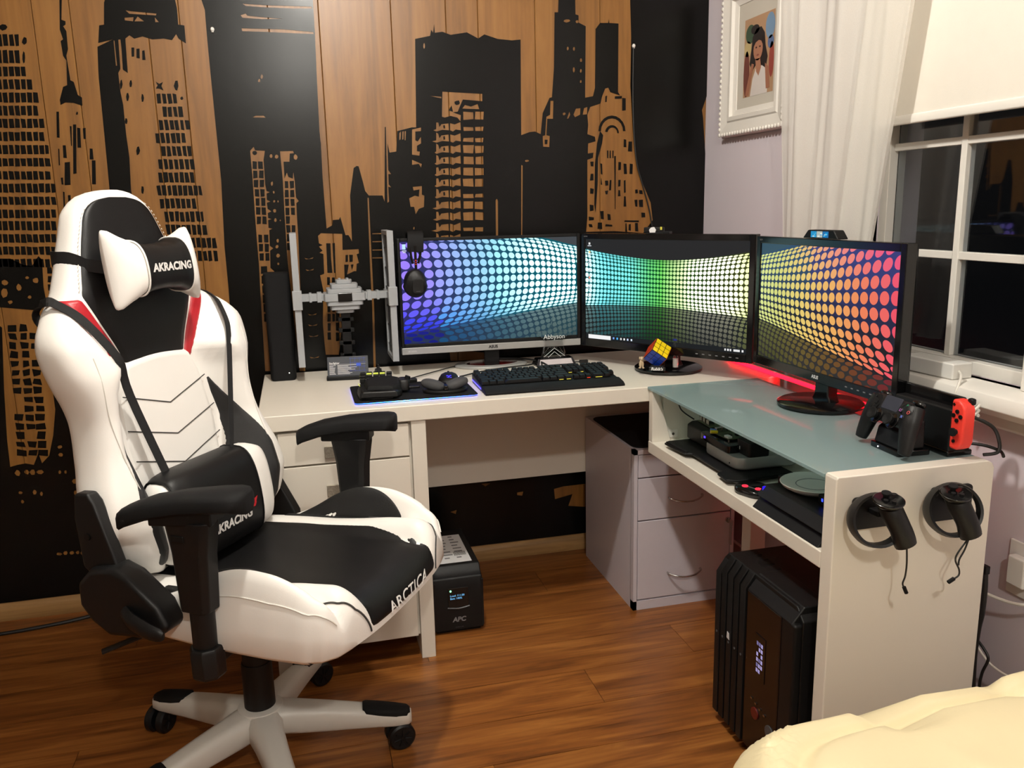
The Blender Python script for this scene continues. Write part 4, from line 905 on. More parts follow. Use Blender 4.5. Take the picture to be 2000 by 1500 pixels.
# plaque
t = thing('plaque', 'small dark info plaque with blue drawing in front of the model stand', 'plaque', (-1.3085, -.205, ZD), math.radians(-6))
TM = Matrix.Rotation(math.radians(-14), 3, 'X')
pq = lambda mb: mb.map(lambda p: (lambda q: Vector((q.x, q.y-.002, q.z+.010)))(TM @ Vector(p)))
obj('plaque_board', pq(MB().bx(-.063, .063, -.003, .003, 0, .062)), mat('plaque slate', (46, 50, 58), .4, noise=.05), t, bevel=.001)
obj('plaque_foot', MB().bx(-.066, .066, -.016, .014, 0, .012), M['plas_d'], t, bevel=.002)
pr = MB(); rr = random.Random(2)
for k in range(9):
    z = .034-k*.0034; pr.bx(-.057, -.057+rr.uniform(.012, .02), -.0034, -.0031, z, z+.0013); pr.bx(-.032, -.032+rr.uniform(.03, .07 if k < 5 else .045), -.0034, -.0031, z, z+.0013)
pr.bx(-.057, .055, -.0034, -.0031, .0375, .0381)
obj('print', pq(pr), M['inkw'], t, smooth=0)
obj('print', pq(text2d('Starfighter', .0075, bold=.0002, align='LEFT').map(lambda p: (p.x-.057, -.0034, p.y+.042))), M['inkw'], t, smooth=0)
bl = MB()
for k in range(4): bl.bx(.008+k*.014, .0085+k*.014, -.0034, -.0031, .014, .058)
for k in range(4): bl.bx(.006, .056, -.0034, -.0031, .016+k*.013, .0165+k*.013)
bl.bx(.026, .04, -.0035, -.0031, .031, .04)
obj('drawing', pq(bl), mat('blue print', (40, 80, 200), .5), t, smooth=0)
# tiny toy figure
t = thing('toy_figure', 'tiny plain black toy figure standing beside the plaque', 'figurine', (-1.213, -.182, ZD), math.radians(-10))
obj('legs', MB().bx(-.007, -.0005, -.004, .004, 0, .013).bx(.0005, .007, -.004, .004, 0, .013), M['plas_d'], t, bevel=.001)
obj('torso', MB().rings([[(x*w_, y*.004, z) for x, y in ((-1, -1), (1, -1), (1, 1), (-1, 1))] for w_, z in ((.0075, .013), (.0055, .026))]).cyl((-.008, 0, .024), (-.010, -.004, .014), .0022, n=8).cyl((.008, 0, .024), (.010, -.004, .014), .0022, n=8), M['plas'], t, bevel=.0006)
obj('head', MB().lathe([(0, .026), (.004, .026), (.0055, .028), (.006, .034), (.0045, .038), (0, .039)], n=16), M['plas_g'], t)
# mouse mat with lit edge
pm = rpoly(.342, .232, .012)
t = thing('mouse_mat', 'black mouse mat with glowing blue edge on the long desk', 'mouse mat', (-1.143, -.464, ZD))
obj('mat_base', MB().prism(rpoly(.336, .226, .011), .0002, .0026, 'z'), M['plas_d'], t)
obj('mat_surface', MB().prism(pm, .0034, .006, 'z'), M['rub'], t, bevel=.0008)
N = NT('rgb edge light'); tc = N.n('ShaderNodeTexCoord'); sx = N.n('ShaderNodeSeparateXYZ', ins={0: (tc, 3)})
cr = N.n('ShaderNodeValToRGB'); mr2 = N.n('ShaderNodeMapRange', ins={0: (sx, 0), 1: -.17, 2: .17}); N.t.links.new(mr2.outputs[0], cr.inputs[0])
e = cr.color_ramp; e.elements[0].color = (.02, .06, 1, 1); e.elements[1].color = (.04, .05, 1, 1); q = e.elements.new(.4); q.color = (.15, .55, 1, 1); q = e.elements.new(.25); q.color = (.03, .2, 1, 1); q = e.elements.new(.6); q.color = (.05, .2, 1, 1)
N.set(Base_Color=(0, 0, 0, 1)); N.to(cr, 0, 'Emission Color'); N.b.inputs['Emission Strength'].default_value = 14
obj('light_strip', MB().rings([[(x, y, z) for x, y in rpoly(.3405, .2305, .012)] for z in (.0024, .0036)], cap=False), N.m, t)
obj('cable_box', MB().bx(-.02, .03, .108, .128, .0062, .016), M['plas_d'], t, bevel=.002)
# left hand keypad
t = thing('gaming_keypad', 'black one hand gaming keypad with glowing yellow keys on mouse mat', 'keypad', (-1.232, -.462, ZD+.0063), math.radians(-6)); t.scale = (1.12, 1.05, 1.1)
obj('body', MB().rings([[(x*sx_, y*1.0+oy, z) for x, y in [(-.052, -.085), (-.02, -.098), (.03, -.092), (.052, -.06), (.056, .02), (.05, .075), (.02, .095), (-.03, .092), (-.055, .06), (-.06, -.02)]] for sx_, oy, z in ((.98, 0, 0), (1, 0, .004), (.97, 0, .014), (.86, .002, .022))]), M['plas'], t, bevel=.002)
obj('palm_rest', MB().rings([[(x*q+.002, y*q-.028, z+y*.1) for x, y in [(-.035, -.045), (.03, -.052), (.046, -.03), (.046, .03), (.022, .05), (-.028, .046), (-.042, .01)]] for q, z in ((1.05, .012), (1, .030), (.9, .036))]), M['rub'], t, bevel=.003)
obj('palm_front', MB().rings([[(x*q, y*q-.088, z) for x, y in [(-.045, -.012), (.04, -.012), (.046, .008), (-.046, .008)]] for q, z in ((1.05, .006), (1, .018), (.92, .022))]), M['plas'], t, bevel=.003)
kl = emit('yellow key glow', (215, 220, 90), 1.1)
for r in range(3):
    for c in range(5):
        kk = obj('key', MB().box((-.046+c*.017, .036+r*.018+(.003 if c in (1, 2, 3) else -.004), .027+r*.004), (.0145, .0155, .012)), M['plas_d'], t, bevel=.002)
        if r == 2 or c == 0: obj('key_glow', MB().bx(-.053+c*.017, -.040+c*.017, .029+r*.018-.003, .0295+r*.018, .028+r*.004, .0325+r*.004), kl, kk)
obj('side_light', MB().box((-.0545, .0, .022), (.0015, .03, .002), Matrix.Rotation(.15, 3, 'Z')), kl, t)
obj('thumb_pad', MB().rings([[(.058+x*q, .0+y*q, z) for x, y in rpoly(.03, .055, .01, 3)] for q, z in ((1, .006), (1, .028), (.85, .034))]), M['plas'], t, bevel=.002)
obj('thumb_stick', MB().cyl((.066, -.004, .030), (.070, -.004, .040), .007, n=16), M['rub'], t)
obj('thumb_lever', MB().bx(.07, .098, -.035, -.02, .012, .018), M['plas_d'], t, bevel=.002)
# wrist rest and mouse
t = thing('wrist_rest', 'dark grey V shaped gel wrist rest in front of the mouse', 'wrist rest', (-1.055, -.515, ZD+.0063), math.radians(-4))
obj('rest_base', MB().prism([(.064*math.cos(a), .042*math.sin(a)+.004) for a in [2*math.pi*k/32 for k in range(32)]], 0, .008, 'z'), M['plas'], t, bevel=.002)
for s in (-1, 1):
    Mz = Matrix.Rotation(s*math.radians(28), 3, 'Z') @ Matrix.Rotation(-s*math.radians(12), 3, 'Y')
    obj('gel_pad', MB().ell((s*.034, .006, .020), (.036, .021, .014), 24, 12, Mz, .8), M['rub2'] if 'rub2' in M else mat('grey gel fabric', (58, 58, 60), .8, bump=.3, bscale=700), t, smooth=80)
obj('center_clip', MB().bx(-.006, .006, -.03, .02, .008, .022), M['plas_g'], t, bevel=.003)
t = thing('mouse', 'black computer mouse with glowing blue emblem behind the grey wrist rest', 'mouse', (-1.030, -.435, ZD+.006), math.radians(-8))
ms = []
for y, hw, h in ((-.058, .012, .010), (-.055, .022, .018), (-.045, .030, .027), (-.025, .033, .036), (0, .031, .039), (.025, .029, .034), (.045, .029, .025), (.056, .026, .017), (.060, .018, .010)):
    ms.append([(hw*c*1.0, y, .001+h*z) for c, z in ((-.9, 0), (-1, .25), (-.95, .55), (-.7, .86), (-.3, 1), (.3, 1), (.7, .86), (.95, .55), (1, .25), (.9, 0))])
obj('shell', MB().rings(ms), M['plas_d'], t, smooth=70)
blu = emit('blue emblem glow', (70, 60, 255), 2.2)
eg = MB()
for pts in ([(-.002, -.004), (.002, .004)], [(.002, .004), (.006, .001)], [(-.002, -.004), (-.007, -.001)], [(.001, -.004), (-.003, .004)], [(.003, -.003), (.007, -.005)], [(-.003, .002), (-.008, .005)]):
    eg.tube([(p[0], -.034+p[1], .036-abs(p[1])*.3-(.004 if p[1] < 0 else 0)) for p in pts], .0010, 6)
obj('emblem', eg, blu, t)
obj('scroll_wheel', MB().cyl((-.003, .036, .026), (.003, .036, .026), .010, n=20), M['rub'], t)
obj('side_glow', MB().cyl((.0285, .01, .022), (.031, .01, .022), .0025, n=10), emit('blue white glow', (200, 205, 255), 3), t)
# keyboard
t = thing('keyboard', 'black mechanical keyboard with wrist rest and glowing yellow keys', 'keyboard', (-.745, -.490, ZD), math.radians(-1.0))
obj('case', MB().prism([(-.045, .004), (-.045, .014), (.103, .026), (.103, .006), (.095, .001), (-.04, .001)], -.207, .207, 'x'), M['plas'], t, bevel=.002)
obj('wrist_bar', MB().prism([(-.103, .001), (-.104, .006), (-.092, .012), (-.06, .017), (-.047, .017), (-.047, .001)], -.207, .207, 'x'), M['rub'], t, bevel=.002)
obj('side_glow', MB().bx(-.2085, -.2072, -.04, .095, .006, .010), emit('blue side glow', (90, 80, 255), 2), t)
kc = MB().rings([[(x*q, y*q, z) for x, y in ((-.5, -.5), (.5, -.5), (.5, .5), (-.5, .5))] for q, z in ((1, 0), (.97, .4), (.80, 1))])
kme = mesh_of('keycap', kc, M['plas_d'], 20)
glow = emit('key legend yellow', (230, 215, 80), 1.2); glr = emit('key legend red', (255, 70, 40), 1.4)
u_ = .0182; rows_ = [[1]+[0]+[1]*4+[.5*0]+[1]*4+[0]+[1]*4+[-.25, 1, 1, 1], [1]*13+[2]+[-.25, 1, 1, 1, -.25, 1, 1, 1, 1], [1.5]+[1]*12+[1.5]+[-.25, 1, 1, 1, -.25, 1, 1, 1, 1], [1.75]+[1]*11+[2.25]+[-3.5, 1, 1, 1], [2.25]+[1]*10+[2.75]+[-1.25, 1, -1.25, 1, 1, 1, 1], [1.25]*3+[6.25]+[1.25]*4+[-.25, 1, 1, 1, -.25, 2, 1]]
rows_[0] = [1, -1, 1, 1, 1, 1, -.5, 1, 1, 1, 1, -.5, 1, 1, 1, 1, -.25, 1, 1, 1, -.25, 1, 1, 1, 1]
kr = random.Random(5)
for r, row_ in enumerate(rows_):
    x = -.2045; y = .090-r*.0222-(.004 if r else 0)
    for wdt in row_:
        if wdt < 0: x += -wdt*u_; continue
        o = link('key', kme, t); zb_ = .016+(y+.045)/.148*.012
        o.location = (x+wdt*u_/2, y, zb_); o.scale = (wdt*u_-.0012, .0195, .0095); o.rotation_euler = (math.radians(5), 0, 0)
        lit = (r >= 4 and kr.random() < .4) or kr.random() < .03
        if lit: g_ = obj('key_glow', MB().bx(-.3, .3, -.515, -.50, .05, .22), glr if kr.random() < .2 else glow, o, smooth=0)
        x += wdt*u_
# cables behind the keyboard and mouse
tag(obj('mouse_cable', MB().tube(catmull([(-1.02, -.38, .765), (-.97, -.32, .757), (-.90, -.27, .757), (-.80, -.23, .757), (-.72, -.21, .757), (-.62, -.12, .756)], 8), .0026, 8), M['cable']), 'thick black cable running from the mouse past the ring shaped stand', 'cable')
tag(obj('keypad_cable', MB().tube(catmull([(-1.17, -.36, .765), (-1.13, -.30, .757), (-1.05, -.22, .7555), (-.97, -.15, .7555), (-.90, -.10, .7555)], 8), .0019, 8), M['cable']), 'thin black cable running from the keypad to the wall', 'cable')
tag(obj('keyboard_cable', MB().tube(catmull([(-.70, -.384, .772), (-.69, -.33, .762), (-.675, -.27, .760), (-.69, -.20, .766), (-.73, -.14, .766), (-.80, -.105, .766)], 8), .0032, 8), M['cable']), 'black braided cable curving behind the keyboard', 'cable')
tag(obj('usb_plug', MB().bx(-.548, -.520, -.218, -.206, ZD+.001, ZD+.011).tube(catmull([(-.548, -.212, ZD+.006), (-.575, -.205, ZD+.006), (-.6, -.15, ZD+.004)], 6), .0022, 8), M['cable'], bevel=.001), 'loose black usb plug on a short lead beside the star award', 'plug')
# star award
t = thing('star_award', 'clear acrylic star award on mirrored base behind the keyboard', 'award', (-.633, -.195, ZD))
obj('award_base', MB().rings([[(x*w_, y*d_+(1-d_/.03)*.0, z) for x, y in ((-1, -1), (1, -1), (1, 1), (-1, 1))] for w_, d_, z in ((.068, .030, 0), (.068, .030, .003), (.060, .020, .024))]), M['plas_g'], t, bevel=.001)
obj('base_plate', MB().add([(-.058, -.0288, .005), (.058, -.0288, .005), (.053, -.0222, .0215), (-.053, -.0222, .0215)], [(0, 1, 2, 3)]), M['chrome'], t, smooth=0, solid=.0008)
N = NT('clear acrylic'); N.set(Base_Color=(1, 1, 1, 1), Roughness=.02, IOR=1.49); N.b.inputs['Transmission Weight'].default_value = 1; M['acryl'] = N.m
sp = []
for k in range(10):
    a = math.pi/2+k*math.pi/5; r = .070 if k % 2 == 0 else .029; sp.append((r*math.cos(a), .090+r*math.sin(a)*1.05))
st_ = obj('star', MB().prism(sp, -.008, .008, 'y').prism([(-.045, .024), (.045, .024), (.018, .060), (-.018, .060)], -.008, .008, 'y'), M['acryl'], t, bevel=.0025, smooth=20)
obj('etched_lettering', text2d('Abbyson', .021, bold=.0002).map(lambda p: (p.x, -.0088, p.y+.094)), mat('frosted etching', (210, 215, 215), .8), st_, smooth=0)
obj('etched_lines', MB().tube([(-.036, -.0086, .028), (0, -.0086, .056), (.036, -.0086, .028)], .0009, 6).tube([(-.022, -.0086, .026), (0, -.0086, .044), (.022, -.0086, .026)], .0009, 6), M['frost'] if 'frost' in M else mat('frosted lines', (215, 220, 220), .8), st_)
# puzzle cube on its stand
t = thing('cube_stand', 'black stand with white lettering holding the puzzle cube', 'stand', (-.385, -.478, ZD+.017), math.radians(-30))
obj('stand_body', MB().prism([(-.026, .0), (.026, .0), (.026, .004), (.010, .006), (.018, .022), (.014, .024), (-.004, .009), (-.024, .016)], -.02, .02, 'x').map(lambda p: (p.x, p.y-.0, p.z)), M['plas_d'], t, bevel=.001)
obj('stand_front', MB().bx(-.024, .026, -.030, -.024, 0, .012), M['plas_g'], t, bevel=.001)
obj('lettering', text2d("Rubik's", .0125, bold=.0004, shear=.25).map(lambda p: (p.x, -.0304, p.y+.006)), M['inkw'], t, smooth=0)
cube = thing('puzzle_cube', 'colourful three by three puzzle cube showing yellow, blue and red faces', 'puzzle cube', (-.387, -.478, .818))
_ye = (RT*.38+UP*.48-FW*.79).normalized(); _re = (-RT*.88+UP*.42+FW*.1); _re = (_re-_ye*_re.dot(_ye)).normalized(); _bl = _ye.cross(_re)
cube.rotation_euler = Matrix((-_re, -_bl, _ye)).transposed().to_euler()
h_ = .0265
obj('cube_core', MB().bx(-h_, h_, -h_, h_, -h_, h_), M['plas_d'], cube, bevel=.002)
fc_ = {'yellow': ((240, 210, 20), (0, 0, 1)), 'blue': ((10, 50, 150), (1, 0, 0)), 'red': ((200, 60, 20), (0, -1, 0)), 'green': ((0, 120, 60), (-1, 0, 0)), 'orange': ((230, 110, 20), (0, 1, 0)), 'white': ((230, 230, 230), (0, 0, -1))}
FACES = {(0, -1, 0): 'yellow', (1, 0, 0): 'blue', (0, 0, 1): 'yellow', (-1, 0, 0): 'red', (0, 1, 0): 'green', (0, 0, -1): 'white'}
FACES = {(0, 0, 1): 'yellow', (0, -1, 0): 'blue', (-1, 0, 0): 'red', (1, 0, 0): 'orange', (0, 1, 0): 'green', (0, 0, -1): 'white'}
tilem = {n: mat('sticker '+n, c, .3, noise=.02) for n, (c, d) in fc_.items()}
for nrm, nm in FACES.items():
    nv = Vector(nrm); a_ = Vector((nv.y, nv.z, nv.x)); b_ = nv.cross(a_)
    for i in (-1, 0, 1):
        for j in (-1, 0, 1):
            c_ = nv*(h_+.0003)+a_*(i*.0175)+b_*(j*.0175)
            q_ = [c_+a_*(sa*.0078)+b_*(sb*.0078)+nv*dz for dz in (0, .0006) for sa, sb in ((-1, -1), (1, -1), (1, 1), (-1, 1))]
            obj('tile', MB().add(q_, [(0, 3, 2, 1), (4, 5, 6, 7), (0, 1, 5, 4), (1, 2, 6, 5), (2, 3, 7, 6), (3, 0, 4, 7)]), tilem[nm], cube, smooth=0)
# sand timer
t = thing('sand_timer', 'small clear sand timer with blue cap and white sand beside puzzle cube', 'hourglass', (-.328, -.482, ZD+.017))
obj('sand', MB().lathe([(0, .004), (.0075, .004), (.0075, .030), (.0, .031)], n=20), M['white_p'], t)
obj('tube', MB().lathe([(.0085, .002), (.0088, .036), (.004, .043), (.003, .046), (.004, .049), (.0088, .056), (.0085, .088), (0, .088)], n=24), M['acryl'], t)
obj('cap', MB().cyl((0, 0, .087), (0, 0, .093), .0095, n=24), mat('blue cap', (30, 45, 130), .4), t)
obj('foot', MB().cyl((0, 0, 0), (0, 0, .003), .0095, n=24), M['plas_d'], t)
# dog figurine
t = thing('dog_figurine', 'tiny sitting cream dog figurine beside the puzzle cube', 'figurine', (-.428, -.452, ZD+.017), math.radians(-20))
dm = mat('cream resin', (196, 172, 140), .6, noise=.15, nscale=90)
obj('dog_base', MB().cyl((0, 0, -.0005), (0, 0, .003), .012, n=20), M['plas_d'], t)
sk_ = MB().ell((0, .003, .014), (.008, .009, .012), 16, 10).ell((0, -.001, .022), (.006, .0065, .010), 16, 10).ell((0, -.003, .033), (.0062, .0065, .006), 16, 10).ell((0, -.0095, .0315), (.003, .005, .003), 12, 8)
for s in (-1, 1): sk_.cyl((s*.004, -.006, .022), (s*.004, -.008, .003), .0024, n=8).ell((s*.006, -.007, .004), (.003, .005, .002), 10, 6).ell((s*.0062, -.001, .0335), (.0018, .003, .005), 10, 6)
sk_.cyl((0, .010, .006), (.006, .013, .006), .0018, n=8)
obj('dog', sk_, dm, t, smooth=70)
# headset on the wide monitor
t = thing('headset', 'black over ear headset hanging over the corner of the widest monitor', 'headset', (-1.079, -.19, 1.187))
hb = [(.0, .028, -.05), (0, .03, -.02), (0, .024, -.002), (0, .006, .006), (0, -.018, .002), (-.002, -.028, -.02), (-.004, -.03, -.05)]
obj('headband', MB().ribbon(catmull(hb, 6), [(Vector((0, .004, -.03)) - Vector(p)).normalized()*-1 for p in catmull(hb, 6)], .050, .007), M['rub'], t, bevel=.002)
for s in (-1, 1): obj('band_rail', MB().tube(catmull([(s*.017-.002, -.031, -.03), (s*.014-.004, -.034, -.06), (s*.008-.005, -.036, -.085)], 5), .004, 8), M['plas_g'], t)
obj('slider', MB().bx(-.009, -.001, -.040, -.034, -.125, -.03), M['plas_g'], t, bevel=.001)
for k in range(3): obj('slider_mark', MB().bx(-.0075, -.0025, -.0412, -.040, -.088+k*.006, -.0855+k*.006), M['redmark'], t)
cup = [(.036*math.cos(a)*(1.05 if math.sin(a) < 0 else .95)-.009, .044*math.sin(a)-.145) for a in [2*math.pi*k/28 for k in range(28)]]
ec = obj('ear_cup', MB().rings([[((x+.009)*q-.009, y, (z+.145)*q-.145) for x, z in cup] for q, y in ((.9, -.022), (1, -.028), (1, -.046), (.85, -.056))]), M['plas_d'], t, smooth=60)
obj('ear_cushion', MB().rings([[((x+.009)*q-.009, y, (z+.145)*q-.145) for x, z in cup] for q, y in ((.7, -.0185), (.95, -.0185), (1.02, -.025), (.95, -.030))]), M['rub'], t, smooth=60)
obj('cup_plate', MB().prism([(x-.004, z-.153) for x, z in rpoly(.034, .044, .009)], -.0595, -.055, 'y'), M['plas'], ec, bevel=.0015)
obj('cup_mark', MB().bx(-.010, .003, -.0601, -.0594, -.169, -.1682), M['ink'], ec)
obj('ear_cup', MB().rings([[((x+.009)*q-.009, y, (z+.145)*q-.145+.05) for x, z in cup] for q, y in ((.9, .034), (1, .040), (1, .055), (.85, .062))]), M['plas_d'], t, smooth=60)
# webcam on the corner monitor, sensor bar on the other
nm2 = Vector((math.cos(math.radians(-55.9)), math.sin(math.radians(-55.9)), 0))
t = thing('webcam', 'small black webcam with paper stickers on top of the corner monitor', 'webcam', (-.372, -.408, 1.1765), math.radians(-40))
obj('camera_body', MB().prism(rpoly(.062, .022, .006), .004, .020, 'z'), M['plas'], t, bevel=.003)
obj('clip', MB().bx(-.022, .03, -.016, .02, 0, .004).bx(.0, .05, -.010, .024, 0, .007), M['plas_d'], t, bevel=.001)
obj('sticker', MB().prism([(-.010, .003), (.006, .002), (.009, .012), (.003, .021), (-.007, .019), (-.013, .012)], -.0118, -.0112, 'y'), M['paper'], t, smooth=0)
obj('sticker', MB().bx(.022, .028, -.0118, -.0112, .012, .021), mat('yellow sticker', (200, 190, 60), .6), t, smooth=0)
t = thing('sensor_bar', 'black trapezoid camera bar with bright blue strip on the right hand side desk monitor', 'webcam', (-.179, -1.0, 1.1735), math.radians(-89.4))
t['label'] = 'black trapezoid camera bar with bright blue strip atop the yellow and red monitor'
obj('bar_body', MB().prism([(-.072, 0), (.072, 0), (.052, .021), (-.050, .021)], -.018, .012, 'y'), M['plas_d'], t, bevel=.003)
pk, pc = [], []
rr = random.Random(4)
for k in range(3):
    pk.append([(-.036+.024*k+a, -.0186, z) for a, z in ((0, .003), (.023, .003), (.023, .018), (0, .018))]); pc.append([(.02, .28, .55), (.45, .5, .45), (.02, .16, .4)][k])
for k in range(16):
    x = -.036+rr.random()*.068; z = .005+rr.random()*.010; r = rr.uniform(.0015, .004)
    pk.append([(x+r*math.cos(a)*1.4, -.0189, z+r*.6*math.sin(a)) for a in [2*math.pi*q/7 for q in range(7)]]); pc.append([(.12, .6, .9), (.7, .75, .7), (.0, .25, .6)][k % 3])
make_attr_mesh('light_strip', pk, pc, M['scr_dots'], t)

# ================================================================== THINGS ON AND IN THE SIDE DESK
ZS_ = .5923
# tray / folded stand with small computers
t = thing('laptop_stand', 'flat black folding stand lying on the open shelf under the small computers', 'stand', (-.36, -.93, ZS_))
tp_ = [(-.095, .215), (.06, .215), (.075, -.145), (-.085, -.160), (-.11, -.145), (-.105, -.09), (-.088, -.08), (-.088, .08), (-.105, .09), (-.115, .20)]
obj('tray', MB().prism(tp_, .010, .017, 'z'), M['plas_d'], t, bevel=.003)
obj('tray_lip', MB().prism([(-.112, .195), (-.104, .198), (-.094, .09), (-.102, .085)], .017, .021, 'z'), M['rub'], t, bevel=.001)
for x, y in ((-.07, .18), (.04, .18), (-.07, -.13), (.05, -.13)): obj('foot', MB().cyl((x, y, 0), (x, y, .011), .008, n=14), M['white_p'], t)
zt_ = ZS_+.0173
t = thing('mini_computer', 'rounded silver mini computer on the black folding stand', 'computer', (-.325, -.940, zt_))
obj('shell', MB().rings([[(x*q, y*q, z) for x, y in rpoly(.185, .185, .03)] for q, z in ((.93, 0), (.99, .004), (1, .008), (1, .028), (.985, .032))]), M['silver'], t, smooth=50)
obj('ir_window', MB().cyl((-.0905, -.055, .013), (-.0935, -.055, .013), .002, n=10), M['plas_d'], t)
zt2 = zt_+.0323
t = thing('media_box', 'flat black media box stacked on the silver mini computer', 'box', (-.363, -.905, zt2))
obj('case', MB().prism(rpoly(.105, .155, .008), 0, .020, 'z'), M['plas_g'], t, bevel=.002)
obj('status_light', MB().box((-.053, .05, .011), (.001, .007, .005)), emit('blue violet led', (70, 50, 255), 3), t)
t = thing('streaming_box', 'small square black streaming box on top of the flat media box edge', 'box', (-.362, -.975, zt2+.0003))
t.location = (-.355, -1.0, zt2)
obj('case', MB().rings([[(x*q, y*q, z) for x, y in rpoly(.062, .062, .008)] for q, z in ((.94, 0), (.97, .012), (1, .034), (.96, .037))]), M['plas'], t, bevel=.001)
obj('port_mark', MB().box((-.0318, .012, .016), (.0008, .003, .008)), M['inkw'], t)
t = thing('circuit_board', 'bare green circuit board with yellow connectors on the flat media box', 'circuit board', (-.366, -.895, zt2+.0205), math.radians(4))
pcb = mat('green circuit board', (74, 84, 56), .4, noise=.25, nscale=180)
obj('board', MB().bx(-.03, .03, -.045, .045, .003, .0048), pcb, t)
obj('board_post', MB().cyl((-.026, -.04, 0), (-.026, -.04, .003), .003, n=10), M['chrome'], t)
for x, y, a, b, h, m_ in ((-.016, .028, .014, .012, .013, 'chrome'), (.0, .03, .013, .015, .013, 'chrome'), (.017, .03, .014, .015, .011, 'chrome'), (-.01, -.012, .015, .015, .003, 'plas_d'), (.012, -.02, .01, .012, .004, 'plas_d'), (-.022, -.03, .012, .02, .006, 'white_p'), (.02, -.035, .012, .014, .008, 'chrome')): obj('chip', MB().box((x, y, .0048+h/2), (a, b, h)), M[m_], t, bevel=.0008)
obj('audio_jack', MB().cyl((-.028, .012, .010), (-.046, .016, .012), .0045, n=12), mat('yellow plug', (225, 200, 40), .4), t)
obj('audio_jack', MB().cyl((-.026, .022, .012), (-.040, .028, .014), .004, n=12), mat('blue plug', (90, 130, 200), .4), t)
t = thing('router', 'matt black slanted router box at the corner end of the shelf', 'router', (-.335, -.760, zt_))
obj('case', MB().prism([(-.06, 0), (.06, 0), (.06, .05), (-.045, .05), (-.06, .042)], -.085, .055, 'y'), M['plas'], t, bevel=.005)
t = thing('circuit_board', 'bare pale board with silver ports lying on the black router', 'circuit board', (-.345, -.765, zt_+.0503), math.radians(-3))
obj('board', MB().bx(-.028, .028, -.042, .042, .002, .0038), pcb, t)
obj('board_foot', MB().bx(-.02, .02, -.03, .03, 0, .002), M['plas_d'], t)
for k, (x, y, a, b, h) in enumerate(((-.016, .028, .018, .016, .016), (-.016, .006, .018, .015, .016), (-.016, -.018, .018, .018, .014), (.014, .02, .016, .02, .01))): obj('port', MB().box((x, y, .0038+h/2), (a, b, h)), M['chrome'], t, bevel=.001)
tag(obj('power_lead', MB().tube(catmull([(-.37, -.70, .66), (-.405, -.685, .69), (-.40, -.672, .722), (-.34, -.668, .735)], 8), .002, 8), M['cable']), 'thin black lead arching out of the router on the shelf', 'cable')
# sensor puck with two red lights
t = thing('sensor_puck', 'round black puck with two glowing red rings on the shelf edge', 'sensor', (-.432, -1.140, ZS_), math.radians(20))
obj('puck_body', MB().rings([[(x*q, y*q, z) for x, y in rpoly(.075, .088, .03)] for q, z in ((.9, 0), (1, .005), (1, .012), (.9, .017))]), M['plas_g'], t, smooth=50)
redl = emit('red ring light', (255, 40, 60), 2.5)
for k, (x, y) in enumerate(((-.016, .014), (-.010, -.020))):
    obj('ring_light', MB().tube([(x+.006*math.cos(a), y+.006*math.sin(a), .0178) for a in [2*math.pi*q/20 for q in range(20)]], .0014, 6, closed=True), redl, t)
obj('line_mark', MB().box((-.013, -.003, .0174), (.0014, .02, .0006)), M['ink'], t)
# game console, with things on it
t = thing('game_console', 'slanted black game console lying at the outer end of the shelf', 'console', (-.34, -1.345, ZS_))
for z0, z1, y_ in ((0, .023, 0), (.027, .050, 0)):
    obj('console_half', MB().prism([(-.142+(z0*.35), z0), (.14, z0), (.14, z1), (-.128+(z1*.30), z1)], -.120, .128, 'y'), M['plas_d'] if z0 == 0 else M['plas'], t, bevel=.002)
obj('console_core', MB().bx(-.118, .13, -.115, .12, .022, .028), M['plas_g'], t)
obj('glow_strip', MB().box((-.114, .119, .040), (.016, .002, .016)), emit('deep blue glow', (50, 30, 235), 1.3), t)
obj('glow_strip', MB().box((-.123, .112, .0255), (.004, .016, .003)), emit('deep blue glow 2', (50, 30, 235), 1.3), t)
t = thing('charging_saucer', 'white round charging saucer resting on the slanted console', 'charger', (-.372, -1.285, ZS_+.0505))
obj('saucer', MB().lathe([(0, 0), (.05, 0), (.068, .010), (.0725, .0165), (.071, .018), (.064, .0145), (.05, .012), (0, .012)], n=56), M['white_p'], t, smooth=50)
obj('saucer_ring', MB().lathe([(.037, .012), (.038, .0131), (.039, .012)], n=48, cap=False), M['ink'], t)
t = thing('hard_drive', 'thin black external drive with blue light on the slanted console', 'hard drive', (-.375, -1.412, ZS_+.0505), math.radians(-5))
obj('case', MB().prism(rpoly(.085, .1, .006), 0, .02, 'z'), M['plas'], t, bevel=.002)
obj('status_light', MB().box((-.043, .03, .012), (.001, .004, .006)), emit('drive blue led', (40, 60, 255), 4), t)
t = thing('figurine_stand', 'small bright blue spool behind the white saucer on the shelf', 'spool', (-.20, -1.17, ZS_))
t['category'] = 'spool'; t.name = 'cable_spool'
obj('spool_body', MB().lathe([(0, 0), (.03, 0), (.03, .006), (.02, .010), (.02, .05), (.03, .054), (.03, .06), (0, .06)], n=28), mat('bright blue plastic', (24, 92, 190), .4), t)
obj('spool_top', MB().lathe([(0, .06), (.018, .06), (.016, .075), (0, .078)], n=24), M['plas_d'], t)
t = thing('dongle', 'small upright black dongle with round white tip beside the console', 'dongle', (-.385, -1.19, ZS_))
obj('body', MB().bx(-.012, .012, -.009, .009, 0, .055), M['plas'], t, bevel=.003)
obj('tip', MB().cyl((.006, -.0095, .042), (.006, -.013, .042), .008, n=20), M['white_p'], t)

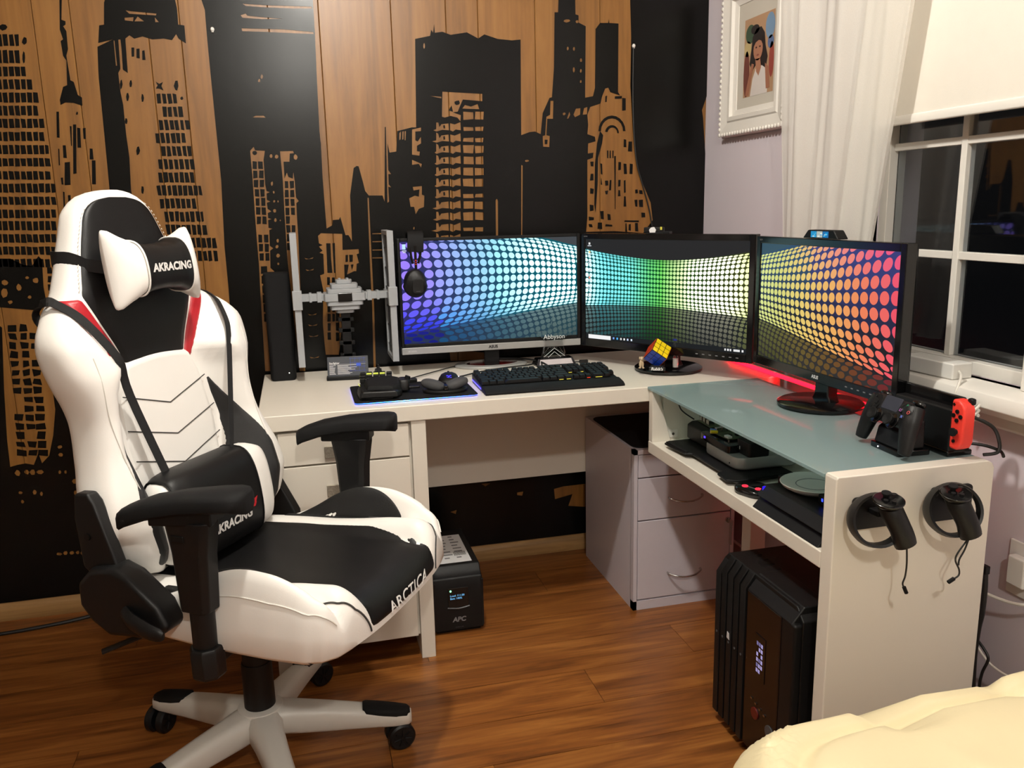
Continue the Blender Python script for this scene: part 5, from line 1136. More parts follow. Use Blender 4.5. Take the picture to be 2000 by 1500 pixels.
# gamepad on its charging dock
t = thing('charging_dock', 'black charging dock standing on the glass top under the gamepad', 'dock', (-.248, -1.393, ZG), math.radians(-93))
obj('dock_base', MB().prism(rpoly(.095, .075, .006), 0, .012, 'z'), M['plas_g'], t, bevel=.002)
obj('dock_block', MB().prism([(-.034, .012), (.028, .012), (.026, .072), (-.004, .060), (-.026, .046)], -.040, .040, 'x'), M['plas'], t, bevel=.004)
obj('dock_light', MB().cyl((-.018, -.0375, .006), (-.018, -.039, .006), .0014, n=8), emit('dock led', (255, 255, 255), 2), t)
gp = thing('gamepad', 'black gamepad with coloured shape buttons resting on the charging dock', 'gamepad', (-.243, -1.390, ZG+.077), math.radians(-93))
GT = Matrix.Rotation(math.radians(60), 3, 'X')
G = lambda mb: mb.map(lambda p: GT @ Vector(p) + Vector((0, -.026, .002)))
body = MB()
rs = []
for x in [lerp(-.052, .052, k/16) for k in range(17)]:
    hw = .030-.003*(1-abs(x)/.052); rs.append([(x, .005+hw*c, .012*s_) for c, s_ in [(math.copysign(abs(math.cos(a))**.7, math.cos(a)), math.copysign(abs(math.sin(a))**.6, math.sin(a))) for a in [2*math.pi*q/20 for q in range(20)]]])
body.rings(rs)
obj('pad_body', G(body), M['plas'], gp, smooth=60)
for s in (-1, 1):
    pth = catmull([(s*.052, .022, 0), (s*.058, .004, -.001), (s*.064, -.025, -.006), (s*.070, -.055, -.014), (s*.071, -.070, -.017)], 5)
    rad = [lerp(.023, .021, k/20) if k < 8 else lerp(.021, .012, (k-8)/12) for k in range(21)]; rad[-1] = .006
    obj('grip', G(MB().tube(pth, rad, 16, flat=.85, up=(0, 0, 1))), M['plas'], gp, smooth=70)
    obj('shoulder_button', G(MB().ell((s*.052, .036, -.004), (.018, .008, .010), 16, 8)), M['plas_g'], gp, smooth=70)
    st2 = obj('thumb_stick', G(MB().cyl((s*.026, -.016, .010), (s*.026, -.016, .022), .007, n=16).lathe([(0, 0), (.0115, 0), (.013, .003), (.0115, .0055), (.009, .0045), (0, .003)], (s*.026, -.016, .021), 24)), M['rub'], gp)
    obj('stick_well', G(MB().lathe([(0, 0), (.016, 0), (.0165, .003), (.0145, .004), (0, .004)], (s*.026, -.016, .009), 28)), M['plas_g'], gp)
    obj('button_plate', G(MB().cyl((s*.052, .010, .008), (s*.052, .010, .0145), .021, .019, n=30)), M['plas_d'], gp)
obj('touch_pad', G(MB().prism(rpoly(.052, .030, .003, 3, (0, .018)), .010, .0128, 'z')), mat('slate touch surface', (38, 40, 52), .5), gp, bevel=.0008)
dp = MB()
for dx, dy in ((0, .010), (0, -.010), (.010, 0), (-.010, 0)): dp.box((-.052+dx, .010+dy, .0155), (.0075, .0075, .003))
o = obj('direction_pad', G(dp), M['rub'], gp, bevel=.001)
for dx, dy, cl, sh in ((0, .012, (40, 190, 130), 'tri'), (.012, 0, (220, 90, 90), 'cir'), (0, -.012, (110, 130, 230), 'x'), (-.012, 0, (190, 110, 190), 'sq')):
    c_ = (.052+dx, .010+dy); b_ = obj('shape_button', G(MB().lathe([(0, 0), (.0055, 0), (.0055, .003), (.004, .004), (0, .004)], (c_[0], c_[1], .0140), 18)), M['plas_d'], gp)
    if sh == 'x': mk = MB().tube([(c_[0]-.0025, c_[1]-.0025, .0182), (c_[0]+.0025, c_[1]+.0025, .0182)], .0006, 5).tube([(c_[0]-.0025, c_[1]+.0025, .0182), (c_[0]+.0025, c_[1]-.0025, .0182)], .0006, 5)
    else:
        nn = {'tri': 3, 'sq': 4, 'cir': 16}[sh]; a0 = {'tri': math.pi/2, 'sq': math.pi/4, 'cir': 0}[sh]
        mk = MB().tube([(c_[0]+.0032*math.cos(a0+2*math.pi*q/nn), c_[1]+.0032*math.sin(a0+2*math.pi*q/nn), .0182) for q in range(nn)], .0006, 5, closed=True)
    obj('shape_mark', G(mk), mat('mark '+sh, cl, .5), b_)
# handheld console in its dock
t = thing('handheld_console', 'black handheld console in a dock with red side controller', 'console', (-.165, -1.385, ZG), math.radians(-90))
obj('dock_shell', MB().bx(-.085, .080, -.027, .025, .0, .098), M['plas'], t, bevel=.004)
obj('dock_foot', MB().bx(-.088, .083, -.031, .029, 0, .012), M['plas_g'], t, bevel=.003)
obj('console_slab', MB().bx(-.085, .080, -.004, .008, .02, .121), M['plas_g'], t, bevel=.003)
jc = [(.0, .0), (.018, .0), (.030, .006), (.036, .018), (.036, .084), (.030, .096), (.018, .102), (.0, .102)]
j_ = obj('side_controller', MB().prism([(x+.081, z+.020) for x, z in jc], -.030, -.002, 'y'), M['red'], t, bevel=.006, seg=3)
obj('control_stick', MB().cyl((.099, -.030, .058), (.099, -.036, .058), .005, n=14).cyl((.099, -.036, .058), (.099, -.040, .058), .0085, n=20), M['rub'], j_)
for dx, dz in ((0, .009), (0, -.009), (.009, 0), (-.009, 0)): obj('round_button', MB().cyl((.099+dx, -.0295, .090+dz), (.099+dx, -.0325, .090+dz), .0042, n=16), M['plas_d'], j_)
obj('plus_button', MB().box((.089, -.0308, .112), (.006, .002, .002)).box((.089, -.0308, .112), (.002, .002, .006)), M['plas_d'], j_)
obj('home_button', MB().cyl((.095, -.0295, .038), (.095, -.0325, .038), .0035, n=14), M['plas_d'], j_)
obj('shoulder_trigger', MB().bx(.100, .114, -.012, .0, .112, .126), M['plas_d'], j_, bevel=.004)
tag(obj('console_cable', MB().tube(catmull([(-.135, -1.46, .83), (-.10, -1.475, .81), (-.095, -1.49, .785), (-.105, -1.50, .764), (-.13, -1.49, .758)], 8), .0036, 8), M['cable']), 'thick black cable hooking down behind the red side controller', 'cable')
tag(obj('adapter_cable', MB().tube(catmull([(-.145, -1.455, .775), (-.115, -1.475, .772), (-.09, -1.49, .762), (-.10, -1.51, .757)], 8), .0032, 8), M['cable']), 'black cable lying low on the desk edge behind the handheld console', 'cable')
t = thing('cable_coil', 'coiled white cable lying behind the handheld console dock', 'cable', (-.118, -1.425, ZG+.002))
obj('coil', MB().tube([(.018*math.cos(q*.35)*(1+.02*math.sin(q)), .025*math.sin(q*.35), .012+.030+.022*math.cos(q*.35+1.0)+.0006*q) for q in range(60)], .0028, 8), M['wcable'], t)
# touch controllers on the end panel
def vr_controller(idx, plate_px, ring_c, ring_r, ring_n, face_px, tip_px, cord, label):
    a, b = at(*plate_px[0], 'y', YN), at(*plate_px[1], 'y', YN); cx, cz = (a.x+b.x)/2, (a.z+b.z)/2
    t0 = thing('wall_mount', label[0], 'mount', (cx, YN, cz))
    obj('mount_plate', MB().prism(rpoly(abs(b.x-a.x), abs(a.z-b.z), .009), -.007, 0, 'y'), M['plas'], t0, bevel=.001)
    obj('mount_hook', MB().bx(-.012, .012, -.035, -.007, .0, .012), M['plas_d'], t0, bevel=.003)
    for s in (-1, 1): obj('screw', MB().cyl((s*abs(b.x-a.x)*.4, -.007, abs(a.z-b.z)*.3), (s*abs(b.x-a.x)*.4, -.0082, abs(a.z-b.z)*.3), .003, n=12), M['chrome'], t0)
    rc = at(*ring_c, 'y', YN-.048); n = Vector(ring_n).normalized(); ua = n.orthogonal().normalized(); ub = n.cross(ua)
    t = thing('touch_controller', label[1], 'controller', rc)
    L = lambda v: Vector(v)-rc
    rs = []
    for k in range(40):
        an = 2*math.pi*k/40; d = ua*math.cos(an)+ub*math.sin(an); wv = .015+.004*math.cos(an)
        rs.append([d*(ring_r+e)+n*q for e, q in ((.002, -wv), (.005, 0), (.002, wv), (-.003, wv*.9), (-.004, 0), (-.003, -wv*.9))])
    obj('tracking_ring', MB().rings(rs, closed=True), M['plas'], t, smooth=50)
    f0 = L(at(*face_px, 'y', YN-.070)); tip = L(at(*tip_px, 'y', YN-.085)); ax = (tip-f0)
    pth = catmull([f0+Vector((0, .008, .004)), f0+ax*.25, f0+ax*.6+Vector((0, -.004, 0)), f0+ax*.88, tip], 6)
    rad = [interp([(0, .018), (.2, .021), (.45, .0195), (.7, .0205), (.88, .0195), (.96, .013), (1, .004)], k/(len(pth)-1)) for k in range(len(pth))]
    obj('grip', MB().tube(pth, rad, 18), M['plas'], t, smooth=80)
    fn_ = Vector((-.10, -.20, .97)).normalized(); fa = fn_.orthogonal().normalized(); Mr = Matrix((fa, fn_.cross(fa), fn_)).transposed()
    fo = obj('face_plate', MB().lathe([(0, -.014), (.019, -.012), (.026, -.004), (.0275, 0), (.026, .003), (0, .005)], f0+Vector((-.002, 0, .008)), 32, Mr), M['plas_g'], t, smooth=50)
    fc0 = f0+Vector((-.002, 0, .008))
    obj('thumb_stick', MB().cyl(fc0+Mr @ Vector((.006, .006, .004)), fc0+Mr @ Vector((.006, .006, .010)), .005, n=14).cyl(fc0+Mr @ Vector((.006, .006, .010)), fc0+Mr @ Vector((.006, .006, .013)), .0085, n=18), M['rub'], fo)
    for dx, dy in ((-.010, .004), (-.008, -.010)): obj('face_button', MB().cyl(fc0+Mr @ Vector((dx, dy, .003)), fc0+Mr @ Vector((dx, dy, .007)), .0042, n=14), M['plas'], fo)
    obj('face_rim', MB().tube([fc0+Mr @ Vector((.0272*math.cos(q), .0272*math.sin(q), .001)) for q in [2*math.pi*k/36 for k in range(36)]], .0012, 6, closed=True), M['plas_g'], fo)  # thin glossy black rim round the face plate
    obj('trigger', MB().ell(f0+Vector((.018, .012, .004)), (.012, .010, .013), 14, 8), M['plas'], t, smooth=70)
    for path in cord:
        pts = [L(at(u, v, 'y', YN-y_)) for u, v, y_ in path]
        obj('wrist_cord', MB().tube(catmull(pts, 6), .0017, 7), M['cable'], t)
    e_ = cord[0][-1]; p_ = L(at(e_[0], e_[1], 'y', YN-e_[2])); q_ = L(at(cord[0][-2][0], cord[0][-2][1], 'y', YN-cord[0][-2][2])); d = (p_-q_).normalized()
    obj('cord_end', MB().cyl(p_-d*.004, p_+d*.010, .0038, n=8), M['rub'], t)
vr_controller(0, ((1664, 972), (1738, 1024)), (1712, 1016), .047, (-.28, -.93, .22), (1737, 986), (1771, 1068), [[(1771, 1066, .085), (1771, 1100, .082), (1768, 1125, .08), (1763, 1140, .08), (1767, 1150, .08)]],
              ('black square wall mount under the touch controller with straight hanging cord', 'black ring touch controller with single straight wrist cord on end panel'))
vr_controller(1, ((1817, 952), (1890, 1008)), (1862, 996), .048, (-.34, -.90, .26), (1868, 972), (1898, 1050), [[(1893, 1050, .085), (1872, 1078, .083), (1866, 1094, .081), (1873, 1112, .08), (1872, 1124, .08), (1860, 1132, .08)], [(1893, 1050, .085), (1884, 1074, .082), (1874, 1092, .08), (1872, 1104, .08)]],
              ('black square wall mount under the touch controller with looped cord', 'black ring touch controller with looped wrist cord on end panel'))
# red light strip behind the monitors
t = thing('led_strip', 'glowing red light strip fixed behind the two corner side monitors', 'light strip', (-.09, -.8, ZD))
obj('strip_channel', MB().bx(.022, .030, -.42, .44, .0, .012), M['white_p'], t)
obj('strip_glow', MB().bx(.012, .022, -.42, .44, .003, .011), emit('red led glow', (255, 8, 22), 14), t)

# ================================================================== UNDER THE DESKS
TX0, TX1, TY0, TY1, TH = -.510, -.12, -1.445, -1.113, .447
t = thing('computer_tower', 'large black computer tower with ribbed front under the side desk', 'computer', ((TX0+TX1)/2, (TY0+TY1)/2, 0))
Tw = lambda n_, mb, m_, par=t, **k: obj(n_, mb.map(lambda p: (p.x-(TX0+TX1)/2, p.y-(TY0+TY1)/2, p.z)), m_, par, **k)
Tw('case', MB().prism([(TY0, .03), (TY0, TH-.025), (TY0+.025, TH), (TY1-.02, TH), (TY1, TH-.02), (TY1, .03)], TX0+.02, TX1, 'x'), M['plas'], bevel=.003)
for x in (TX0+.05, TX1-.05): Tw('foot_rail', MB().bx(x-.02, x+.02, TY0+.02, TY1-.02, 0, .03), M['plas_d'], bevel=.003)
wr = .0285
for k in range(5):
    y1 = TY1-.002-k*wr; h = TH-.004-(.015 if k == 0 else 0)
    Tw('front_rib', MB().prism([(TX0+.022, .028), (TX0-.002, .03), (TX0-.002, h-.03), (TX0+.02, h+.002), (TX0+.09, h+.006), (TX0+.09, h-.01), (TX0+.022, h-.02)], y1-wr+.004, y1-.002, 'y'), M['plas_d'] if k % 2 else M['plas'], bevel=.002)
    Tw('rib_bolt', MB().cyl((TX0-.002, y1-wr/2, .245), (TX0-.0035, y1-wr/2, .245), .003, n=8), M['dgrey'])
Tw('front_panel', MB().bx(TX0+.001, TX0+.022, TY0+.05, TY1-.002-5*wr, .03, TH-.034), mat('brown black gloss', (17, 11, 11), .25), bevel=.003)
Tw('front_edge', MB().bx(TX0+.001, TX0+.022, TY0, TY0+.05, .03, TH-.03), M['plas_d'], bevel=.006)
Tw('top_slope', MB().prism([(TX0, TH-.034), (TX0+.03, TH+.002), (TX0+.09, TH+.003), (TX0+.09, TH-.02), (TX0+.02, TH-.04)], TY0+.012, TY1-.002-5*wr, 'y'), M['plas'], bevel=.003)
pk, pc = [], []
rr = random.Random(8); zc = .305; yc = TY0+.125
for r in range(6):
    for c in range(3):
        if rr.random() < .8: pk.append([(TX0-.0006-(TX0+TX1)/2, yc+.012-c*.009+a-(TY0+TY1)/2, zc-r*.013+b) for a, b in ((0, 0), (-.007, 0), (-.007, .009), (0, .009))]); pc.append((.35, .30, .55) if rr.random() < .7 else (.15, .13, .28))
scr_t = Tw('display', MB().bx(TX0-.0005, TX0+.001, yc-.022, yc+.02, .225, .33), M['plas_g'])
make_attr_mesh('display_picture', pk, pc, M['scr_dots'], t)
Tw('emblem', MB().prism([(-.006, -.008), (.006, -.006), (.004, .01), (-.004, .008)], 0, .001, 'z').map(lambda p: (TX0-.0035-p.z, TY1-2.6*wr+p.x, .262+p.y)), M['inkw'], smooth=0)
Tw('power_button', MB().cyl((TX0+.001, TY0+.135, .135), (TX0-.002, TY0+.135, .135), .014, n=24), mat('dim red button', (90, 22, 18), .35))
Tw('button_ring', MB().cyl((TX0+.001, TY0+.075, .125), (TX0-.001, TY0+.075, .125), .016, n=24), M['dgrey'])
for k in range(4): Tw('front_port', MB().box((TX0, TY0+.15-k*.018, .165-k*.004), (.003, .006, .004)), M['chrome'])
# battery backup
t = thing('battery_backup', 'black battery backup unit with blue display and paper label on top', 'battery unit', (-1.040, -.345, 0))
obj('case', MB().prism([(-.17, .012), (-.168, .15), (-.16, .178), (-.14, .186), (-.125, .205), (.16, .205), (.16, .012)], -.076, .076, 'x'), M['plas_d'], t, bevel=.004)
obj('base_foot', MB().bx(-.068, .068, -.155, .15, 0, .014), M['rub'], t, bevel=.002)
obj('front_seam', MB().bx(-.077, -.070, -.1705, -.16, .02, .17).bx(.070, .077, -.1705, -.16, .02, .17), M['plas'], t, bevel=.001)
obj('paper_label', MB().bx(-.066, .056, -.11, .11, .2045, .2055), M['paper'], t)
lb = MB()
for r in range(8):
    for c in range(3):
        if (r, c) != (6, 2): lb.bx(-.06+c*.038, -.06+c*.038+rr.uniform(.012, .032), .09-r*.024, .098-r*.024, .2055, .2058)
obj('label_print', lb, M['ink'], t, smooth=0)
br = MB()
for k in range(10): br.bx(.012+k*.0038, .0138+k*.0038, -.06, -.03, .2055, .2059)
obj('bar_code', br, M['plas_d'], t, smooth=0)
sc_ = obj('display', MB().bx(-.032, .03, -.1715, -.168, .088, .150), M['plas_g'], t, bevel=.001)
bl_ = emit('blue lcd text', (120, 190, 240), 1.3)
obj('display_text', text2d('Load: 111.00', .0085, align='LEFT').map(lambda p: (p.x-.026, -.1718, p.y+.126)), bl_, sc_, smooth=0)
obj('display_text', text2d('Batt: 100%', .0085, align='LEFT').map(lambda p: (p.x-.026, -.1718, p.y+.117)), bl_, sc_, smooth=0)
obj('power_light', MB().cyl((-.024, -.1715, .142), (-.024, -.173, .142), .0028, n=10), emit('green led', (120, 255, 160), 4), t)
obj('brow', MB().tube(catmull([(-.034, -.1715, .088), (0, -.1725, .084), (.033, -.1715, .088)], 6), .0022, 6), M['dgrey'], t)
obj('lettering', text2d('APC', .021, bold=.0008, shear=.15).map(lambda p: (p.x, -.1706, p.y+.047)), M['ink'], t, smooth=0)
obj('lettering', text2d('SMART-UPS', .005).map(lambda p: (p.x, -.1706, p.y+.022)), M['dgrey'], t, smooth=0)
tag(obj('floor_cable', MB().tube(catmull([(-2.7, -.10, .006), (-2.45, -.12, .006), (-2.25, -.10, .008), (-2.1, -.06, .010), (-1.95, -.045, .012), (-1.75, -.04, .012), (-1.62, -.05, .01)], 10), .006, 8), M['cable']), 'thick black cable on the floor running along the wooden skirting', 'cable')

# ================================================================== RIGHT WALL: FRAME, CURTAIN, BLIND, SILL THINGS
PY0, PY1, PZ0, PZ1 = -.545, -.150, 1.478, 1.96
t = thing('picture_frame', 'ornate white picture frame with portrait photograph on the lavender wall', 'picture', (0, (PY0+PY1)/2, PZ0))
yc, zc = (PY0+PY1)/2, PZ0
fw_ = (PY1-PY0)/2; fh = PZ1-PZ0
prof = [(0, 0, -.004), (.004, 0, -.024), (.012, 0, -.030), (.045, 0, -.022), (.05, 0, -.026), (.062, 0, -.026), (.066, 0, -.016), (.082, 0, -.012), (.084, 0, -.004)]
rs = []
for i_, (ins, _, x) in enumerate(prof): rs.append([(x, sy*(fw_-ins), (ins if sz < 0 else fh-ins)) for sy, sz in ((-1, -1), (1, -1), (1, 1), (-1, 1))])
obj('frame_moulding', MB().rings(rs, cap=False), M['trim'], t, smooth=0)
for (a, b) in (((-fw_, 0), (fw_, 0)), ((-fw_, fh), (fw_, fh)), ((-fw_, 0), (-fw_, fh)), ((fw_, 0), (fw_, fh))):
    n_ = int(math.hypot(b[0]-a[0], b[1]-a[1])/.017); om = MB()
    for k in range(n_):
        y_, z_ = lerp(a[0], b[0], (k+.5)/n_), lerp(a[1], b[1], (k+.5)/n_)
        y_ -= math.copysign(.008, y_) if a[0] == b[0] else 0; z_ += (.008 if z_ < fh/2 else -.008) if a[1] == b[1] else 0
        om.ell((-.029, y_, z_), (.005, .007, .007), 8, 6)
    o = obj('beaded_edge', om, M['trim'], t, smooth=70); o['kind'] = 'stuff'
obj('backing', MB().bx(-.006, -.001, -fw_+.02, fw_-.02, .02, fh-.02), M['gap'], t)
obj('mat_board', MB().bx(-.009, -.006, -fw_+.07, fw_-.07, .07, fh-.07), mat('grey mount board', (196, 190, 178), .8), t)
ph = {}
def flat(name, rgb, pts, lay):
    "flat piece of the photograph; (a, b) in 0..1 across and up the print; across runs from the corner side to the window side"
    y_ = lambda a: lerp(-.27, -.447, a)-yc; z_ = lambda b: lerp(1.592, 1.826, b)-zc
    if rgb not in ph: ph[rgb] = mat('print %d %d %d' % rgb, rgb, .35)
    return obj(name, MB().add([(-.0091-lay*.0002, y_(a), z_(b)) for a, b in pts], [tuple(range(len(pts)))]), ph[rgb], t, smooth=0)
ov = lambda cx, cy, rx, ry, n=18: [(cx+rx*math.cos(2*math.pi*k/n), cy+ry*math.sin(2*math.pi*k/n)) for k in range(n)]
flat('photo_print', (176, 140, 108), [(0, 0), (1, 0), (1, 1), (0, 1)], 0)
for rgb, p in (((120, 150, 180), ov(.85, .82, .15, .16)), ((60, 80, 60), ov(.2, .8, .16, .12)), ((150, 70, 60), ov(.92, .4, .08, .22)), ((190, 170, 120), ov(.12, .62, .12, .1)), ((90, 110, 150), ov(.88, .62, .1, .08)), ((110, 60, 50), ov(.1, .3, .1, .3))): flat('photo_print', rgb, p, 1)
flat('photo_print', (36, 28, 26), [(.2, .42), (.25, .6), (.28, .75), (.4, .84), (.56, .85), (.68, .76), (.72, .6), (.8, .45), (.75, .3), (.6, .3), (.45, .4), (.3, .32)], 2)
flat('photo_print', (36, 28, 26), ov(.36, .84, .14, .06), 2)
flat('photo_print', (214, 206, 200), [(.25, 0), (.32, .22), (.42, .34), (.62, .36), (.78, .3), (.82, .1), (.82, 0)], 3)
flat('photo_print', (160, 108, 84), [(.08, .02), (.2, .02), (.3, .28), (.36, .4), (.28, .42), (.16, .2)], 4)
flat('photo_print', (160, 108, 84), [(.78, .05), (.9, .06), (.84, .32), (.72, .38)], 4)
flat('photo_print', (172, 120, 94), ov(.48, .58, .155, .145), 5)
flat('photo_print', (172, 120, 94), [(.4, .46), (.56, .46), (.6, .34), (.52, .24), (.44, .3)], 5)
flat('photo_print', (36, 28, 26), [(.33, .62), (.34, .72), (.48, .77), (.62, .72), (.63, .62), (.58, .67), (.5, .69), (.4, .67)], 6)
for cx in (.42, .54): flat('photo_print', (60, 40, 36), ov(cx, .605, .026, .012, 8), 6)
flat('photo_print', (138, 74, 66), ov(.48, .505, .045, .013, 8), 6)
# curtain
N = NT('sheer curtain'); out = N.t.nodes['Material Output']; N.t.nodes.remove(N.b)
df = N.n('ShaderNodeBsdfDiffuse', ins={0: srgb(236, 232, 224)}); tl = N.n('ShaderNodeBsdfTranslucent', ins={0: srgb(232, 228, 222)}); tr = N.n('ShaderNodeBsdfTransparent')
m1 = N.n('ShaderNodeMixShader', ins={0: .35, 1: (df, 0), 2: (tl, 0)}); tcx = N.n('ShaderNodeTexCoord')
wv = N.n('ShaderNodeTexNoise', ins={'Vector': (tcx, 3), 'Scale': 900.0}); mrx = N.n('ShaderNodeMapRange', ins={0: (wv, 0), 3: .05, 4: .26})
m2 = N.n('ShaderNodeMixShader', ins={0: (mrx, 0), 1: (m1, 0), 2: (tr, 0)}); N.t.links.new(m2.outputs[0], out.inputs[0]); M['sheer'] = N.m
CYL = [(.90, -.640), (1.15, -.632), (1.45, -.612), (1.8, -.596), (2.3, -.58)]; CYR = [(.90, -1.0), (1.166, -1.057), (1.436, -1.10), (1.69, -1.138), (2.3, -1.22)]
def curt(u, v):
    z = lerp(.905, 2.3, v); y = lerp(interp(CYL, z), interp(CYR, z), u)
    f = 2*math.pi*u; x = -.083+.015*math.sin(f*3.6+.6*math.sin(z*2.2))+.009*math.sin(f*6.3+1.2*z)+.002*math.sin(f*13+z*2)
    return (x, y, z)
t = thing('curtain', 'sheer white curtain gathered beside the window', 'curtain', (-.08, -.85, 2.3))
obj('curtain_cloth', MB().grid(curt, 150, 60).map(lambda p: (p.x+.08, p.y+.85, p.z-2.3)), M['sheer'], t, smooth=179)
obj('curtain_hem', MB().tube([Vector(curt(k/150, .0))+Vector((.08, .85, -2.3)) for k in range(151)], .0022, 6), M['trim'], t)
obj('curtain_rod', MB().cyl((-.03, .4, .0), (-.03, -.85, 0), .008, n=14).bx(-.03, .08, .3, .312, -.006, .006).bx(-.03, .08, -.8, -.788, -.006, .006), M['chrome'], t)
t = thing('roller_blind', 'white roller blind pulled half way down over the window', 'blind', (-.03, -1.2, 2.1))
bm_ = mat('blind fabric', (226, 220, 208), .8, noise=.02, nscale=30, bump=.2, bscale=900)
obj('blind_fabric', MB().bx(-.0012, .0012, -.33, .25, 1.452-2.1, .03), bm_, t)
obj('bottom_bar', MB().prism(rpoly(.010, .022, .004, 3), -.33, .25, 'z').map(lambda p: (p.x, p.z, p.y+1.446-2.1)), M['trim'], t)
obj('blind_roller', MB().cyl((0, -.33, .045), (0, .25, .045), .022, n=24), M['trim'], t)
for y_ in (-.34, .25): obj('roller_bracket', MB().bx(-.02, .03, y_, y_+.008, .01, .075), M['chrome'], t)
# things on the sill
t = thing('power_adapter', 'white boxy power adapter with cord lying on the window sill', 'adapter', (-.04, -1.24, .872), math.radians(4))
obj('adapter_box', MB().bx(-.028, .028, -.075, .075, 0, .036), M['white_p'], t, bevel=.004)
obj('adapter_cord', MB().tube(catmull([(0, .075, .02), (.005, .11, .016), (-.01, .15, .006), (.0, .2, .005)], 6), .003, 8), M['wcable'], t)
obj('adapter_cord', MB().tube(catmull([(-.01, -.075, .018), (-.03, -.10, .012), (-.052, -.11, -.02), (-.05, -.10, -.05)], 6), .003, 8), M['wcable'], t)
# socket and cords low on the right wall
t = thing('wall_socket', 'white wall socket with plugged adapter low on the lavender wall', 'socket', (0, -1.497, .492))
obj('socket_plate', MB().bx(-.006, 0, -.04, .04, -.06, .06), M['white_p'], t, bevel=.002)
obj('plug_block', MB().bx(-.028, -.006, -.022, .022, -.03, .034), M['white_p'], t, bevel=.004)
w1 = [at(u, v, 'x', xx) for u, v, xx in ((1905, 1150, -.07), (1935, 1163, -.06), (1970, 1176, -.05), (2005, 1182, -.045), (2060, 1180, -.03))]
tag(obj('white_cord', MB().tube(catmull(w1, 8), .0035, 8), M['wcable']), 'thick white cord hanging across the lavender wall below the socket', 'cord')
w1 = [at(u, v, 'x', xx) for u, v, xx in ((1900, 1240, -.06), (1912, 1268, -.06), (1940, 1302, -.06), (1985, 1328, -.06), (2040, 1340, -.06))]
tag(obj('white_cord', MB().tube(catmull(w1, 8), .0026, 8), M['wcable']), 'thin white cord hanging low behind the cream leather seat', 'cord')
w1 = [at(u, v, 'x', xx) for u, v, xx in ((1905, 1245, -.09), (1922, 1268, -.09), (1930, 1288, -.09), (1918, 1315, -.09), (1912, 1350, -.09), (1912, 1420, -.09))]
tag(obj('black_cord', MB().tube(catmull(w1, 8), .003, 8), M['cable']), 'black cord looping behind the white end panel', 'cord')
w1 = [at(u, v, 'x', -.10) for u, v in ((1924, 1112), (1923, 1150), (1918, 1195), (1910, 1230), (1902, 1290), (1898, 1380))]
t = thing('power_strip_lead', 'thick black lead with plug running down beside the end panel edge', 'cord', w1[0])
obj('lead', MB().tube([p-w1[0] for p in catmull(w1, 8)], .006, 8), M['cable'], t)
obj('plug', MB().box((0, 0, .0), (.012, .016, .018)), M['plas_d'], t, bevel=.002)
# small wall clips and thin wall cable
for (u, v), lb_ in (((415, 58), 'small white clip on the broad black mural band'), ((1237, 90), 'small white clip holding the thin cable near the room corner')):
    p_ = at(u, v, 'y', -.002); o = tag(obj('wall_clip', MB().ell((0, -.004, 0), (.006, .006, .007), 12, 8).bx(-.0035, .0035, -.006, 0, -.008, .004), M['white_p'], bevel=.001), lb_, 'clip'); o.location = (p_.x, -.0015, p_.z)
cw = [at(u, v, 'y', -.006) for u, v in ((1237, 92), (1236, 180), (1238, 260), (1244, 320), (1256, 365), (1268, 410), (1276, 455), (1300, 560), (1320, 700))]
tag(obj('wall_cable', MB().tube(catmull(cw, 6), .0026, 6), M['cable']), 'thin black cable running down the mural near the room corner', 'cable')
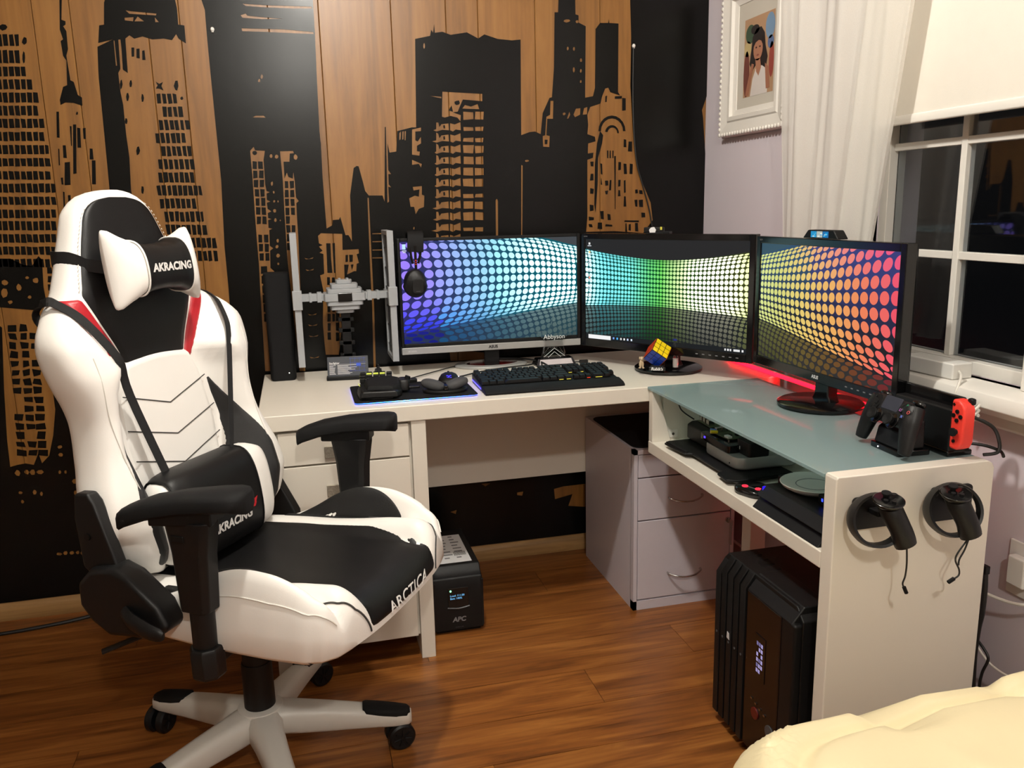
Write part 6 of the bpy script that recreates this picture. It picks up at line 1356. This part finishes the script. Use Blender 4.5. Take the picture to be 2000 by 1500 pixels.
# ---- cream leather seat in the foreground
t = thing('leather_ottoman', 'puffy cream leather ottoman in front of the white end panel', 'ottoman', (-.46, -2.06, 0))
def otto(cx, cy, cz, hx, hy, hz, e=.42, puff=0):
    mb = MB(); nu, nv = 180, 90; rs = []
    sg = lambda q, p: math.copysign(abs(q)**p, q)
    for i in range(1, nv):
        th = math.pi*i/nv; ring = []
        for j in range(nu):
            ph_ = 2*math.pi*j/nu
            x = sg(math.cos(ph_), e)*sg(math.sin(th), e); y = sg(math.sin(ph_), e)*sg(math.sin(th), e); z = sg(math.cos(th), e*1.3)
            ring.append(Vector((cx+hx*x, cy+hy*y, cz+hz*z)))
        rs.append(ring)
    mb.rings(rs); return mb
def seg_d(p, a, b):
    ab = (b[0]-a[0], b[1]-a[1]); q = max(0, min(1, ((p.x-a[0])*ab[0]+(p.y-a[1])*ab[1])/(ab[0]**2+ab[1]**2)))
    return math.hypot(p.x-a[0]-ab[0]*q, p.y-a[1]-ab[1]*q), q
oc = [at(u, v, 'z', .45)-Vector((-.46, -2.06, 0)) for u, v in ((1817, 1407), (2000, 1488), (1725, 1394), (1762, 1408), (1950, 1345), (1985, 1352))]
def crease(p):
    # puffed rim sewn round a flat panel, split in pads, with a long soft valley
    rho = ((abs(p.x+.01)/.405)**4+(abs(p.y)/.332)**4)**.25; top = sstep((p.z-.30)/.10)
    p.z += .050*max(0, p.x+.1)*top
    p.z -= .016*math.exp(-((rho-.80)/.030)**2)*top
    p.z += .010*math.exp(-((rho-.92)/.05)**2)*top
    for a, b, dp_, w_ in ((oc[0], oc[1], .016, .03), (oc[2]+Vector((0, .03, 0)), oc[3], .022, .018), (oc[4]+Vector((0, .03, 0)), oc[5], .020, .018)):
        d, q = seg_d(p, a, b); p.z -= dp_*math.exp(-(d/w_)**2)*top
    an = math.atan2(p.y-.22, p.x+.30)
    if p.x < -.27 and p.y > .15: p.z += .0035*math.sin(an*38)*sstep((rho-.80)/.08)
    p.z += .003*math.sin(p.x*23+p.y*9)*top
    return p
obj('padded_top', otto(-.01, 0, .315, .405, .332, .142, .36).map(crease), M['leather'], t, smooth=179)
obj('base_box', MB().bx(-.34, .36, -.29, .28, .02, .2), M['leather'], t, bevel=.02, seg=3)
for x, y in ((-.3, -.25), (.32, -.25), (-.3, .24), (.32, .24)): obj('foot', MB().cyl((x, y, 0), (x, y, .025), .02, n=14), M['plas_d'], t)
